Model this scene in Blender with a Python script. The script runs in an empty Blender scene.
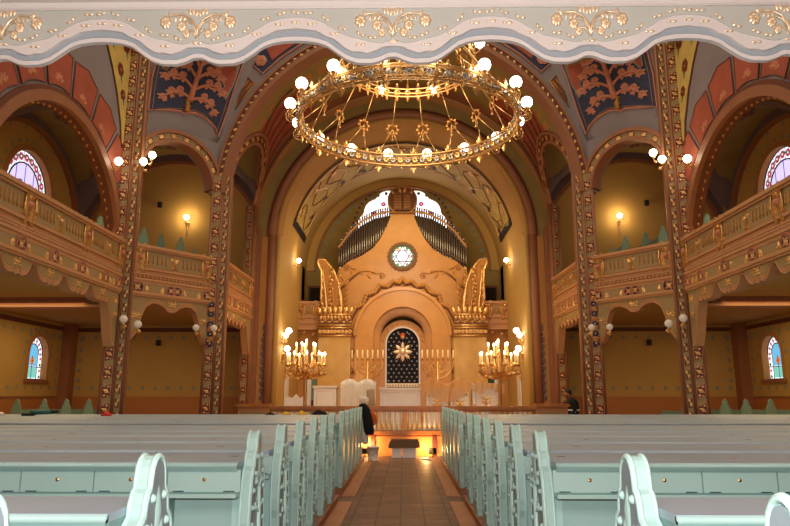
import bpy, bmesh, math, random
from mathutils import Vector, Matrix
from mathutils.geometry import tessellate_polygon
from math import sin, cos, pi, radians, sqrt, atan2
random.seed(7)
scn = bpy.context.scene
COL = scn.collection
# ------------------------------------------------------------ camera
F_PX = 665.0; CX, CY = 395.0, 263.0; VPX, VPY = 402.8, 397.0
PITCH = math.atan((VPY-CY)/F_PX); YAW = math.atan((404.0-CX)/(F_PX/cos(PITCH)))
cd = bpy.data.cameras.new('camera'); cam = bpy.data.objects.new('camera', cd); COL.objects.link(cam)
cd.sensor_width = 36; cd.lens = 36*F_PX/790; cd.clip_start = 0.05; cd.clip_end = 200
cam.location = (0.05, 0, 1.53); cam.rotation_euler = (pi/2+PITCH, 0, YAW)
scn.camera = cam
# ------------------------------------------------------------ world, big lights, exposure
scn.view_settings.view_transform = 'Standard'; scn.view_settings.look = 'None'
scn.view_settings.gamma = 1; scn.view_settings.use_curve_mapping = False
scn.view_settings.exposure = 0.0
w = bpy.data.worlds.new('world'); scn.world = w; w.use_nodes = True
w.node_tree.nodes['Background'].inputs[0].default_value = (0.75, 0.86, 1.0, 1)
w.node_tree.nodes['Background'].inputs[1].default_value = 1.0
def area(name, loc, size, power, col, direction, size_y=None, spread=None):
    l = bpy.data.lights.new(name, 'AREA'); l.energy = power; l.color = col; l.size = size
    if size_y: l.shape = 'RECTANGLE'; l.size_y = size_y
    if spread: l.spread = spread
    o = bpy.data.objects.new(name, l); COL.objects.link(o); o.location = loc
    o.rotation_euler = Vector(direction).to_track_quat('-Z', 'Y').to_euler(); return o
def point(name, loc, power, col, rad=0.1):
    l = bpy.data.lights.new(name, 'POINT'); l.energy = power; l.color = col; l.shadow_soft_size = rad
    o = bpy.data.objects.new(name, l); COL.objects.link(o); o.location = loc; return o
WARM = (1.0, 0.62, 0.30)
point('camera_flash', (0.05, -0.02, 1.75), 400, (0.96, 0.98, 1.0), 0.03)
area('west_ceiling_bounce', (0, -0.6, 4.1), 9, 260, (1.0, 0.93, 0.90), (0, 0.75, -1), 2.5)
area('dome_daylight', (0, 13.0, 19.0), 8, 860, (1.0, 0.84, 0.64), (0, 0, -1))
for sx in (-1, 1):
    area('gallery_fill_light', (sx*9.7, 13.5, 9.9), 3, 260, (1.0, 0.74, 0.42), (0, 0, -1), 6)  # added fill brightening the side gallery, no lamp hangs there
    area('aisle_fill_light', (sx*9.8, 17.6, 3.95), 3, 150, (1.0, 0.70, 0.36), (0, 0, -1), 8)  # added fill for the dark bays under the gallery, not a lamp
area('west_gallery_light', (0, 1.0, 9.0), 8, 350, (1.0, 0.74, 0.48), (0, 0.8, -0.25), 4)
area('chancel_light', (0, 25.0, 9.5), 3, 120, (1.0, 0.72, 0.30), (0, 0.3, -1), 2)
area('chancel_front_light', (0, 22.5, 7.6), 2.5, 140, (1.0, 0.86, 0.64), (0, .75, -1), 1)  # added fill to brighten the platform cabinets, no lamp of the building

# ------------------------------------------------------------ materials
def S(r, g, b):
    f = lambda c: (c/255)/12.92 if c/255 <= 0.04045 else (((c/255)+0.055)/1.055)**2.4
    return (f(r), f(g), f(b), 1)
MATS = {}
def mat(name, col, rough=0.6, metal=0.0, var=0.0, scale=3.0, bump=0.0, bscale=20.0, emit=None, spec=None, alpha=None):
    m = bpy.data.materials.new(name); m.use_nodes = True; nt = m.node_tree; b = nt.nodes['Principled BSDF']
    b.inputs['Base Color'].default_value = col; b.inputs['Roughness'].default_value = rough; b.inputs['Metallic'].default_value = metal
    if spec is not None: b.inputs['Specular IOR Level'].default_value = spec
    if emit: b.inputs['Emission Color'].default_value = emit[0]; b.inputs['Emission Strength'].default_value = emit[1]
    if alpha is not None: b.inputs['Alpha'].default_value = alpha
    if var or bump:
        tc = nt.nodes.new('ShaderNodeTexCoord')
        if var:
            n = nt.nodes.new('ShaderNodeTexNoise'); n.inputs['Scale'].default_value = scale; n.inputs['Detail'].default_value = 6
            nt.links.new(tc.outputs['Object'], n.inputs['Vector'])
            r = nt.nodes.new('ShaderNodeValToRGB')
            a = tuple(c*(1-var) for c in col[:3])+(1,); c2 = tuple(min(1, c*(1+var)) for c in col[:3])+(1,)
            r.color_ramp.elements[0].color = a; r.color_ramp.elements[1].color = c2
            r.color_ramp.elements[0].position = 0.3; r.color_ramp.elements[1].position = 0.7
            nt.links.new(n.outputs['Fac'], r.inputs[0]); nt.links.new(r.outputs[0], b.inputs['Base Color'])
        if bump:
            n2 = nt.nodes.new('ShaderNodeTexNoise'); n2.inputs['Scale'].default_value = bscale; n2.inputs['Detail'].default_value = 4
            nt.links.new(tc.outputs['Object'], n2.inputs['Vector'])
            bp = nt.nodes.new('ShaderNodeBump'); bp.inputs['Strength'].default_value = bump; bp.inputs['Distance'].default_value = 0.02
            nt.links.new(n2.outputs['Fac'], bp.inputs['Height']); nt.links.new(bp.outputs[0], b.inputs['Normal'])
    MATS[name] = m; return m
mat('yellow_wall', S(188,150,82), 0.8, var=0.06, scale=0.8)
mat('orange_wall', S(184,130,72), 0.75, var=0.06, scale=1)
mat('wainscot', S(176,112,58), 0.7, var=0.06, scale=1)
mat('olive', S(150,128,72), 0.8, var=0.12, scale=1.5)
mat('olive_light', S(196,168,88), 0.7, var=0.15, scale=3)
mat('grey_blue', S(132,122,124), 0.8, var=0.08, scale=1.2)
mat('purple_grey', S(110,92,98), 0.8, var=0.08, scale=2)
mat('red_paint', S(160,78,54), 0.75, var=0.12, scale=2.5)
mat('dark_red', S(104,42,30), 0.5, var=0.1, scale=6)
mat('navy', S(38,42,70), 0.6, var=0.25, scale=5)
mat('brown_roll', S(150,98,66), 0.55, var=0.08, scale=3)
mat('brown_dark', S(108,60,38), 0.6, var=0.1, scale=3)
mat('tan', S(190,138,94), 0.55, var=0.05, scale=2)
mat('tan_flash_lit', S(222,216,213), 0.5, var=0.02, scale=2)  # the balconies' tan, with flash light put into the colour
mat('field', S(158,132,90), 0.6, var=0.05, scale=2)
mat('field_flash_lit', S(192,196,190), 0.55, var=0.03, scale=2)  # same field as the balconies, whitened as if lit by flash
mat('band_blue', S(158,168,176), 0.55)
mat('copper_paint', S(190,120,92), 0.5, var=0.15, scale=6)
mat('gold', (0.80,0.50,0.20,1), 0.32, 0.9, var=0.12, scale=25)
mat('gold_pale', (0.86,0.68,0.46,1), 0.34, 0.55, var=0.1, scale=25)
mat('gold_dull', S(184,128,64), 0.42, 0.45, var=0.12, scale=12)
mat('silver_grey', S(176,170,160), 0.3, 0.7, var=0.2, scale=20)
mat('stone_orange', S(206,146,76), 0.38, var=0.07, scale=2.5, bump=0.1, bscale=9)
mat('stone_marble', S(214,168,92), 0.25, var=0.1, scale=2.2)
mat('stone_smooth', S(216,152,72), 0.2, var=0.06, scale=2)
mat('wood_rail', S(176,112,56), 0.35, var=0.2, scale=6)
mat('black', S(14,13,16), 0.6)
mat('velvet', S(12,14,34), 0.9)
mat('white_paint', S(240,238,242), 0.45, var=0.03)
mat('white_gloss', S(235,228,222), 0.35)
mat('aqua', S(168,202,196), 0.38, var=0.04, scale=2)
mat('aqua_edge', S(188,226,220), 0.35)
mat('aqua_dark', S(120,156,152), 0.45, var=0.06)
mat('pew_field', S(146,162,168), 0.35, metal=0.0, var=0.1, scale=12)
mat('gallery_green', S(126,162,148), 0.5, var=0.06)
mat('tile_border', S(172,118,84), 0.55, var=0.1)
mat('platform_wood', S(150,96,64), 0.55, var=0.12)
mat('pipe', S(150,146,150), 0.22, 0.85)
mat('pipe_dark', S(60,44,42), 0.35, 0.5)
mat('stone_brown', S(120,78,46), 0.6, var=0.1)
mat('fabric_white', S(226,222,218), 0.9, var=0.05)
mat('fabric_black', S(17,17,21), 0.9)
mat('fabric_orange', S(226,96,40), 0.8)
mat('skin', S(150,100,76), 0.6)
mat('hair', S(22,16,14), 0.7)
mat('cardboard', S(112,88,66), 0.85, var=0.08)
mat('paper_roll', S(150,128,100), 0.8)
mat('teal_tool', S(30,92,98), 0.5); mat('red_plastic', S(214,40,28), 0.45); mat('yellow_cloth', S(226,176,30), 0.7)
mat('door_green', S(60,96,84), 0.6); mat('dark_void', S(34,24,20), 0.9)  # dark_void: near-black colour stands in for shade inside openings
mat('globe_glass', (1,1,1,1), 0.3, emit=((1.0,0.90,0.72,1), 9.0))
mat('globe_off', S(210,196,184), 0.25, emit=((1.0,0.8,0.6,1), 0.12))  # faint warm glow put into the unlit glass
mat('flame', (1,0.8,0.5,1), 0.4, emit=((1.0,0.78,0.42,1), 22.0))
mat('candle', S(244,214,160), 0.5, emit=((1.0,0.65,0.25,1), 0.35))
mat('floodlight', (1,1,1,1), 0.4, emit=((1.0,0.75,0.4,1), 30.0))
mat('sheet_plastic', S(222,170,110), 0.35, alpha=0.55)
mat('lead', S(20,18,20), 0.6)
for n, c, e in [('glass_white', S(240,244,255), 1.25), ('glass_blue', S(110,190,235), 0.9), ('glass_aqua', S(130,215,205), 0.8), ('glass_pink', S(205,90,120), 0.5),
                ('glass_green', S(70,140,90), 0.45), ('glass_orange', S(225,130,50), 0.7), ('glass_lilac', S(222,212,250), 1.0), ('glass_violet', S(120,90,190), 0.6), ('glass_bright', S(255,255,255), 2.2)]:
    mat(n, c, 0.2, emit=(c, e))
# desk top with dust and stains
m = mat('desk_top', S(166,184,198), 0.5, var=0.07, scale=1.4)
# aisle floor: stone tiles
m = mat('floor_tiles', S(120,90,72), 0.5); nt = m.node_tree; b = nt.nodes['Principled BSDF']
tc = nt.nodes.new('ShaderNodeTexCoord'); br = nt.nodes.new('ShaderNodeTexBrick'); br.offset = 0.0
br.inputs['Scale'].default_value = 1; br.inputs['Brick Width'].default_value = 0.31; br.inputs['Row Height'].default_value = 0.31; br.inputs['Mortar Size'].default_value = 0.009
br.inputs['Color1'].default_value = S(122,94,76); br.inputs['Color2'].default_value = S(98,72,58); br.inputs['Mortar'].default_value = S(66,48,40)
nt.links.new(tc.outputs['Object'], br.inputs['Vector'])
nz = nt.nodes.new('ShaderNodeTexNoise'); nz.inputs['Scale'].default_value = 5; nz.inputs['Detail'].default_value = 8; nt.links.new(tc.outputs['Object'], nz.inputs['Vector'])
mx = nt.nodes.new('ShaderNodeMixRGB'); mx.blend_type = 'OVERLAY'; mx.inputs[0].default_value = 0.55
nt.links.new(br.outputs['Color'], mx.inputs[1]); nt.links.new(nz.outputs['Fac'], mx.inputs[2]); nt.links.new(mx.outputs[0], b.inputs['Base Color'])

# ------------------------------------------------------------ mesh helpers
V3 = Vector
class Fr:
    """plane frame: a along u, b along v, c along n"""
    def __init__(s, o, u, v, n=None, fn=None):
        s.o = V3(o); s.u = V3(u).normalized() if u else None; s.v = V3(v).normalized() if v else None
        s.n = (V3(n).normalized() if n else (s.u.cross(s.v) if s.u else None)); s.fn = fn
    def P(s, a, b, c=0.0):
        if s.fn: return V3(s.fn(a, b, c))
        return s.o + s.u*a + s.v*b + s.n*c
def sub(fr, a, b, c=0, ang=0):
    ca, sa = cos(ang), sin(ang)
    return Fr((0,0,0), None, None, None, fn=lambda x, y, z: fr.P(a+x*ca-y*sa, b+x*sa+y*ca, c+z))
WORLD = Fr((0,0,0), (1,0,0), (0,1,0), (0,0,1))
class MB:
    def __init__(s): s.v = []; s.f = []; s.m = []; s.mats = []; s.sm = []
    def mi(s, m):
        if m not in s.mats: s.mats.append(m)
        return s.mats.index(m)
    def add(s, vs, fs, m, smooth=False):
        k = len(s.v); i = s.mi(m); s.v += [tuple(p) for p in vs]
        for f in fs: s.f.append(tuple(k+j for j in f)); s.m.append(i); s.sm.append(smooth)
    def box(s, fr, a0, a1, b0, b1, c0, c1, m):
        vs = [fr.P(a, b, c) for a in (a0, a1) for b in (b0, b1) for c in (c0, c1)]
        s.add(vs, [(0,1,3,2),(4,6,7,5),(0,4,5,1),(2,3,7,6),(0,2,6,4),(1,5,7,3)], m)
    def bevbox(s, fr, a0, a1, b0, b1, c0, c1, m, r=0.01):
        s.poly(fr, [[(a0+r,b0),(a1-r,b0),(a1,b0+r),(a1,b1-r),(a1-r,b1),(a0+r,b1),(a0,b1-r),(a0,b0+r)]], c0, c1, m)
    def poly(s, fr, loops, c0, c1, m, mside=None, back=True, fine=0):
        if not isinstance(loops[0][0], (tuple, list)): loops = [loops]
        flat = [tuple(p) for l in loops for p in l]
        tris = tessellate_polygon([[V3((p[0], p[1], 0)) for p in l] for l in loops])
        if fine:
            for _ in range(fine):
                nt_ = []; mid = {}
                def mp(i, j):
                    k_ = (min(i, j), max(i, j))
                    if k_ not in mid: flat.append(((flat[i][0]+flat[j][0])/2, (flat[i][1]+flat[j][1])/2)); mid[k_] = len(flat)-1
                    return mid[k_]
                for (a, b, c) in tris:
                    x, y, z = mp(a, b), mp(b, c), mp(c, a); nt_ += [(a,x,z),(x,b,y),(z,y,c),(x,y,z)]
                tris = nt_
        n = len(flat)
        s.add([fr.P(p[0], p[1], c1) for p in flat], [tuple(t) for t in tris], m)
        if c0 != c1 and not fine:
            if back: s.add([fr.P(p[0], p[1], c0) for p in flat], [tuple(t) for t in tris], m)
            for l in loops:
                k = len(l)
                s.add([fr.P(p[0], p[1], c0) for p in l]+[fr.P(p[0], p[1], c1) for p in l], [(i, (i+1) % k, k+(i+1) % k, k+i) for i in range(k)], mside or m)
    def annulus(s, fr, cx, cy, r0, r1, c0, c1, a0, a1, n, m, ry=1.0):
        vs = []; fs = []
        for i in range(n+1):
            a = a0+(a1-a0)*i/n
            for r in (r0, r1):
                for c in (c0, c1): vs.append(fr.P(cx+r*cos(a), cy+r*ry*sin(a), c))
        for i in range(n):
            k = 4*i; fs += [(k+1,k+5,k+7,k+3),(k,k+2,k+6,k+4),(k,k+4,k+5,k+1),(k+2,k+3,k+7,k+6)]
        fs += [(0,1,3,2),(4*n,4*n+2,4*n+3,4*n+1)]
        s.add(vs, fs, m)
    def tube(s, pts, r, m, n=6, closed=False, radii=None):
        pts = [V3(p) for p in pts]; k = len(pts); vs = []; fs = []
        prev = None
        for i, p in enumerate(pts):
            if closed: t = pts[(i+1) % k]-pts[i-1]
            else: t = pts[min(i+1, k-1)]-pts[max(i-1, 0)]
            if t.length < 1e-9: t = V3((0,0,1))
            t.normalize()
            if prev is None:
                prev = t.orthogonal().normalized()
            x = (prev-t*prev.dot(t))
            if x.length < 1e-6: x = t.orthogonal()
            x.normalize(); prev = x; y = t.cross(x); rr = radii[i] if radii else r
            for j in range(n):
                a = 2*pi*j/n; vs.append(p+x*(rr*cos(a))+y*(rr*sin(a)))
        for i in range(k if closed else k-1):
            i2 = (i+1) % k
            for j in range(n): fs.append((i*n+j, i*n+(j+1) % n, i2*n+(j+1) % n, i2*n+j))
        if not closed: fs += [tuple(range(n-1,-1,-1)), tuple((k-1)*n+j for j in range(n))]
        s.add(vs, fs, m, True)
    def sph(s, c, r, m, seg=10, rings=6, sc=(1,1,1)):
        c = V3(c); vs = [c+V3((0,0,r*sc[2]))]; fs = []
        for i in range(1, rings):
            t = pi*i/rings
            for j in range(seg):
                a = 2*pi*j/seg; vs.append(c+V3((r*sc[0]*sin(t)*cos(a), r*sc[1]*sin(t)*sin(a), r*sc[2]*cos(t))))
        vs.append(c-V3((0,0,r*sc[2]))); L = len(vs)-1
        for j in range(seg): fs.append((0, 1+j, 1+(j+1) % seg)); fs.append((L, L-seg+(j+1) % seg, L-seg+j))
        for i in range(rings-2):
            for j in range(seg):
                a = 1+i*seg+j; b2 = 1+i*seg+(j+1) % seg; fs.append((a, a+seg, b2+seg, b2))
        s.add(vs, fs, m, True)
    def dome(s, fr, a, b, c, r, h, m, n=8):
        vs = [fr.P(a+r*cos(2*pi*i/n), b+r*sin(2*pi*i/n), c) for i in range(n)]
        vs += [fr.P(a+.65*r*cos(2*pi*i/n), b+.65*r*sin(2*pi*i/n), c+h*.75) for i in range(n)] + [fr.P(a, b, c+h)]
        s.add(vs, [(i, (i+1) % n, n+(i+1) % n, n+i) for i in range(n)]+[(n+i, n+(i+1) % n, 2*n) for i in range(n)], m, True)
    def lathe(s, c, prof, m, n=12, cap=True):
        c = V3(c); vs = []; fs = []
        for r, z in prof:
            for j in range(n):
                a = 2*pi*j/n; vs.append(c+V3((r*cos(a), r*sin(a), z)))
        for i in range(len(prof)-1):
            for j in range(n): fs.append((i*n+j, i*n+(j+1) % n, (i+1)*n+(j+1) % n, (i+1)*n+j))
        if cap: fs += [tuple(range(n-1,-1,-1)), tuple((len(prof)-1)*n+j for j in range(n))]
        s.add(vs, fs, m, True)
    # ---- ornaments drawn as low relief
    def leaf(s, fr, a, b, ang, L, W, h, m, c=0.0):
        g = sub(fr, a, b, c, ang)
        o = [(0,0),(L*.25,W*.42),(L*.6,W*.5),(L*.85,W*.28),(L,0),(L*.85,-W*.28),(L*.6,-W*.5),(L*.25,-W*.42)]
        vs = [g.P(x, y, 0) for x, y in o]+[g.P(L*.2,0,h*.7), g.P(L*.6,0,h)]
        s.add(vs, [(0,8,1),(1,8,9,2),(2,9,3),(3,9,4),(4,9,5),(5,9,6),(6,9,8,7),(7,8,0)], m, True)
    def scroll(s, fr, a, b, ang, R, r, m, flip=1, turns=1.4, tail=1.2, c=0.0, n=14):
        pts = []; rad = []
        g = sub(fr, a, b, c, ang)
        for i in range(n):
            t = i/(n-1)
            if t < .35:
                q = t/.35; pts.append(g.P(R*tail*q, flip*R*.25*sin(q*pi)*.6, r*.5))
            else:
                q = (t-.35)/.65; th = -pi/2+q*turns*2*pi; rr = R*.5*(1-.75*q)
                pts.append(g.P(R*tail+rr*cos(th), flip*(R*.5+rr*sin(th)), r*.5))
            rad.append(r*(1-.4*t))
        s.tube(pts, r, m, 5, radii=rad)
        e = g.P(R*tail, flip*R*.5, r*.5); s.sph(e, r*1.8, m, 6, 4)
    def floret(s, fr, a, b, R, n, m, h=None, c=0.0, m2=None):
        h = h or R*.3
        for i in range(n): s.leaf(fr, a, b, 2*pi*i/n, R, R*1.1*2*sin(pi/n), h, m, c)
        s.dome(fr, a, b, c+h*.3, R*.28, h, m2 or m, 6)
    def build(s, name, parent=None, origin=None, label=None, kind=None):
        if parent is not None and origin is None:   # world place of the top-level thing
            r_ = parent
            while r_.parent is not None: r_ = r_.parent
            origin = r_.location
        origin = V3(origin or (0,0,0))
        me = bpy.data.meshes.new(name)
        me.from_pydata([tuple(V3(p)-origin) for p in s.v], [], s.f)
        for m in s.mats: me.materials.append(MATS[m])
        me.polygons.foreach_set('material_index', s.m); me.polygons.foreach_set('use_smooth', s.sm)
        bm = bmesh.new(); bm.from_mesh(me); bmesh.ops.remove_doubles(bm, verts=bm.verts, dist=1e-5)
        bmesh.ops.recalc_face_normals(bm, faces=bm.faces); bm.to_mesh(me); bm.free()
        o = bpy.data.objects.new(name, me); COL.objects.link(o)
        if parent is not None: o.parent = parent
        else: o.location = origin
        if label: o['label'] = label
        if kind: o['kind'] = kind
        return o
def tag(o, label, cat, group=None):
    o['label'] = label; o['category'] = cat
    if group: o['group'] = group
    return o
def thing(name, loc, label, cat, group=None):
    o = bpy.data.objects.new(name, None); COL.objects.link(o); o.location = loc; o.empty_display_size = .1
    return tag(o, label, cat, group)
def copy_tree(o, parent=None):
    c = o.copy(); COL.objects.link(c)
    if parent is not None: c.parent = parent
    for ch in [x for x in o.children]: copy_tree(ch, c)
    return c
TRIM = [0]
def struct(mb, name, parent=None):
    if name.startswith('trim_'): TRIM[0] += 1; name = 'trim_%d' % TRIM[0]
    return mb.build(name, parent, kind=None if parent else 'structure')
def SIDE(s): return 'left' if s < 0 else 'right'
def interp(tab, x):
    if x <= tab[0][0]: return tab[0][1]
    for (x0, y0), (x1, y1) in zip(tab, tab[1:]):
        if x <= x1: return y0+(y1-y0)*(x-x0)/(x1-x0)
    return tab[-1][1]
def arc(cx, cy, r, a0, a1, n): return [(cx+r*cos(a0+(a1-a0)*i/n), cy+r*sin(a0+(a1-a0)*i/n)) for i in range(n+1)]
def XYfr(p0, p1, nsign=1):
    """vertical frame from p0 to p1 in plan; a along, b = z, c towards nsign*left normal"""
    d = V3((p1[0]-p0[0], p1[1]-p0[1], 0)); L = d.length; d.normalize()
    return Fr((p0[0], p0[1], 0), d, (0,0,1), V3((d.y, -d.x, 0))*nsign), L

# key plan points (left side; mirrored with s)
AX, AY = -7.2, 17.0; BX, BY = -5.55, 18.9; CYY = 23.2
ZR = 5.5; XW = 12.2; YE = 24.2; RAISE = 0
# ============================================================ STRUCTURE
f = MB(); f.box(WORLD, -12.4, 12.4, -2.6, 30.2, -0.3, 0, 'floor_tiles'); struct(f, 'floor')
for s in (-1, 1):
    # tile border and stepped pew platforms
    f = MB(); f.box(WORLD, s*0.72, s*0.97, -2, 10.35, 0.0, 0.012, 'tile_border'); f.box(WORLD, s*0.72, s*0.97, 10.9, 17.9, 0.0, 0.012, 'tile_border'); struct(f, 'trim_1')
    f = MB()
    for y0, y1 in ((-2.2, 10.25), (10.95, 16.9)):
        f.box(WORLD, s*0.93, s*12.1, y0, y1, 0.001, 0.12, 'platform_wood')
        f.tube([(s*0.93, y0, .11), (s*0.93, y1, .11)], .012, 'platform_wood')
    f.box(WORLD, s*7.6, s*12.1, 17.5, 22.9, 0.001, 0.25, 'platform_wood')
    struct(f, 'floor_platform_'+SIDE(s))
    # outer walls
    zt = 11.6
    f = MB()
    fr = Fr((s*XW, 0, 0), (0,1,0), (0,0,1), (-s,0,0))
    hole1 = [(22.3-.6,2.1),(22.3+.6,2.1),(22.3+.6,2.95)]+arc(22.3,2.95,.6,0,pi,14)[1:]   # lower window opening
    hole2 = [(20.7-1.35,8.1),(20.7+1.35,8.1)]+arc(20.7,8.15,1.35,0,pi,18)
    f.poly(fr, [[(-2.6,1.55),(YE,1.55),(YE,zt),(-2.6,zt)], hole1, hole2], -0.45, 0, 'yellow_wall')
    f.box(fr, -2.6, YE, 0, 1.55, -0.45, 0.0, 'wainscot')
    f.box(fr, -2.6, YE, 1.5, 1.56, 0, 0.02, 'brown_roll')
    f.box(fr, -2.6, YE, 3.86, 4.0, 0, 0.03, 'brown_dark')
    # corner pilaster
    f.box(fr, 23.75, YE, 0, 4.1, 0, .35, 'brown_roll')
    # stencilled florets of the border
    def fl(fr, a, b, f=f):
        f.floret(fr, a, b, .075, 5, 'band_blue_dull', .004, .004)
    if 'band_blue_dull' not in MATS: mat('band_blue_dull', S(134,140,128), 0.8)
    for i in range(14):
        fl(fr, 17.2+i*.5, 3.66); fl(fr, 17.2+i*.5, 1.84)
    for i in range(5): fl(fr, 23.55, 2.1+i*.37)
    # florets around both windows
    for i in range(13):
        a = pi*i/12; fl(fr, 20.7+1.65*cos(a), 8.15+1.65*sin(a))
    for i in range(9):
        a = pi*i/8; fl(fr, 22.3+.85*cos(a), 2.95+.85*sin(a))
    for i in range(12):
        a = pi*i/11; fl(fr, 20.6+3.1*cos(a), 7.3+3.1*sin(a)*.92)
    # deep window splays
    struct(f, 'wall_'+SIDE(s))
    # east wall of aisle and gallery
    f = MB(); fr = Fr((s*XW, YE, 0), (-s,0,0), (0,0,1), (0,-1,0))
    W = XW-5.0
    f.poly(fr, [[(-.4,1.55),(W,1.55),(W,zt),(-.4,zt)], [(1.15,4.6),(2.5,4.6),(2.5,6.45),(1.15,6.45)]], -.3, 0, 'yellow_wall')
    f.box(fr, 1.0, 2.6, 4.5, 6.6, -.5, -.3, 'dark_void')
    f.box(fr, -.4, W, 0, 1.55, -.3, 0, 'wainscot')
    f.box(fr, 0, W, 3.86, 4.0, 0, .03, 'brown_dark')
    for i in range(15):
        fl(fr, .55+i*.46, 3.66, f); fl(fr, .55+i*.46, 1.84, f)
    for i in range(5): fl(fr, .5, 2.1+i*.37, f)
    for i in range(5): fl(fr, 6.9, 2.1+i*.37, f)
    for i in range(17):
        a = pi*(i+.5)/17; fl(fr, 3.6+3.15*cos(a), 7.4+3.1*sin(a), f)
    for i in range(6): fl(fr, .45, 5.3+i*.38, f); fl(fr, 6.75, 5.3+i*.38, f)
    struct(f, 'wall_east_'+SIDE(s))
    # aisle ceiling / gallery floor
    f = MB()
    f.poly(WORLD, [[(s*12.2,-2.5),(s*12.2,24.2),(s*5.3,24.2),(s*5.45,19.1),(s*7.2,17.1),(s*7.3,-2.5)]], 4.1, 4.5, 'yellow_wall'); struct(f, 'ceiling_aisle_'+SIDE(s))
    f = MB()
    g = Fr((s*7.4,17.3,0),(s,0,0),(0,0,1),(0,-1,0))
    f.box(g, 0, 4.8, 3.9, 4.1, -.25, .1, 'brown_roll'); f.box(g, 0, 4.8, 3.84, 3.9, -.3, .14, 'tan')
    for i in range(48): f.dome(g, .05+i*.1, 3.99, .1, .03, .025, 'brown_roll', 6)
    struct(f, 'trim_2')
    # groin vault of the corner bay  x 5..12.2, y 17..24.2
    cx, cy, R, z0 = s*8.6, 20.6, 3.6, 7.2
    f = MB(); N = 24
    def hz(dx, dy):
        zx = sqrt(max(0, R*R-dx*dx)); zy = sqrt(max(0, R*R-dy*dy)); return max(zx, zy)*.96
    vs = []; fs = []; ms = []
    for i in range(N+1):
        for j in range(N+1):
            dx = -R+2*R*i/N; dy = -R+2*R*j/N; vs.append((cx+dx, cy+dy, z0+hz(dx, dy)))
    # painted: olive panels with purple-grey ribs along the groins
    for i in range(N):
        for j in range(N):
            q = (i*(N+1)+j, (i+1)*(N+1)+j, (i+1)*(N+1)+j+1, i*(N+1)+j+1)
            mxx = abs(cx+(-R+2*R*(i+.5)/N)); myy = cy+(-R+2*R*(j+.5)/N)
            if (mxx-7.2)*1.9+(myy-17)*1.65 < .35: continue
            di = abs(i+.5-N/2); dj = abs(j+.5-N/2)
            rib = abs(di-dj) < 1.1
            f.add([vs[k] for k in q], [(0,1,2,3)], 'olive', True)
    for (ex, ey) in ((1,1),(1,-1),(-1,1),(-1,-1)):
        for side in (-1, 1):
            vs2 = []
            for k in range(25):
                t_ = R*k/24; w_ = .16+.1*sin(k*.9)+.25*(t_/R)**3
                for ww in (0, w_):
                    dx, dy = t_*ex, t_*ey
                    if side > 0: dx -= ex*ww*1.2
                    else: dy -= ey*ww*1.2
                    vs2.append((cx+dx, cy+dy, z0+hz(dx, dy)-.03))
            keep = [(2*k,2*k+1,2*k+3,2*k+2) for k in range(24) if (abs(vs2[2*k][0])-7.2)*1.9+(vs2[2*k][1]-17)*1.65 > .4]
            f.add(vs2, keep, 'purple_grey', True)
    # florets painted on the webs
    def vfr(px, py, up):
        x0, y0 = cx+px, cy+py
        def fn(a, b, c): 
            dx = px+a*(up[1])+b*up[0]; dy = py+a*(-up[0])+b*up[1]
            dx = max(-R, min(R, dx)); dy = max(-R, min(R, dy))
            return (cx+dx, cy+dy, z0+hz(dx, dy)-.03-c)
        return Fr((0,0,0), None, None, fn=fn)
    for up in ((1,0),(-1,0),(0,1),(0,-1)):
        for t in (1.2, 2.0, 2.75):
            if (abs(cx+up[0]*t)-7.2)*1.9+(cy+up[1]*t-17)*1.65 < .6: continue
            g = vfr(up[0]*t, up[1]*t, up)
            f.floret(g, 0, 0, .2, 6, 'brown_dark', .02, 0, 'gold_dull')
            if t > 1.5:
                for q in (-1, 1):
                    f.floret(g, q*.55, -.2, .12, 6, 'brown_dark', .02)
                    f.leaf(g, q*.25, 0, 0 if q > 0 else pi, .25, .1, .01, 'purple_grey')
    struct(f, 'ceiling_vault_'+SIDE(s))
    # wall arch mouldings of the corner bay
    f = MB()
    g = Fr((s*XW, cy, z0), (0,1,0), (0,0,1), (-s,0,0)); f.annulus(g, 0, 0, R-.32, R+.1, 0, .12, 0, pi, 32, 'purple_grey', .96); f.annulus(g, 0, 0, R-.42, R-.3, 0, .16, 0, pi, 32, 'brown_roll', .96)
    g = Fr((cx, YE, z0), (1,0,0), (0,0,1), (0,-1,0)); f.annulus(g, 0, 0, R-.3, R+.1, 0, .12, 0, pi, 32, 'purple_grey', .96); f.annulus(g, 0, 0, R-.42, R-.28, 0, .16, 0, pi, 32, 'brown_roll', .96)
    g = Fr((cx, 17.0, z0), (1,0,0), (0,0,1), (0,-1,0)); 
    f.poly(g, [[(s*-1.35,0)]+[(s*R,0)][:0]+[(-s*1.35, 3.3)]+[(x*-s,y*.96) for x, y in arc(0,0,R-.1,radians(68),pi,24)]+[(s*R,5),(-s*1.35,5)]], -.15, .15, 'olive')
    f.annulus(g, 0, 0, R-.25, R-.05, -.2, .2, radians(70) if s < 0 else 0, pi if s < 0 else radians(110), 28, 'brown_roll', .96)
    struct(f, 'trim_3')
    # flat ceiling above the side gallery
    f = MB(); f.box(WORLD, s*7.2, s*12.4, -2.5, 17.0, 10.9, 11.2, 'olive'); f.box(WORLD, s*5.0, s*12.4, 17.0, 24.5, 11.3, 11.6, 'olive'); struct(f, 'ceiling_side_'+SIDE(s))

    # ---- side face of the octagon, arch over the gallery
    fr = Fr((s*7.42, 0, 0), (0,1,0), (0,0,1), (-s,0,0))
    ac, ar, az = 13.85, 2.95, 4.85
    f = MB()
    f.poly(fr, [[(9.0,4.3),(ac-ar,4.3)]+arc(ac,az,ar,pi,0,32)+[(ac+ar,ZR-.6),(17.1,ZR-.6),(17.1,16),(9.0,16)]], -.3, 0, 'grey_blue')
    f.box(fr, -2.5, 9.0, 4.3, 16, -.55, 0, 'grey_blue')
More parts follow.
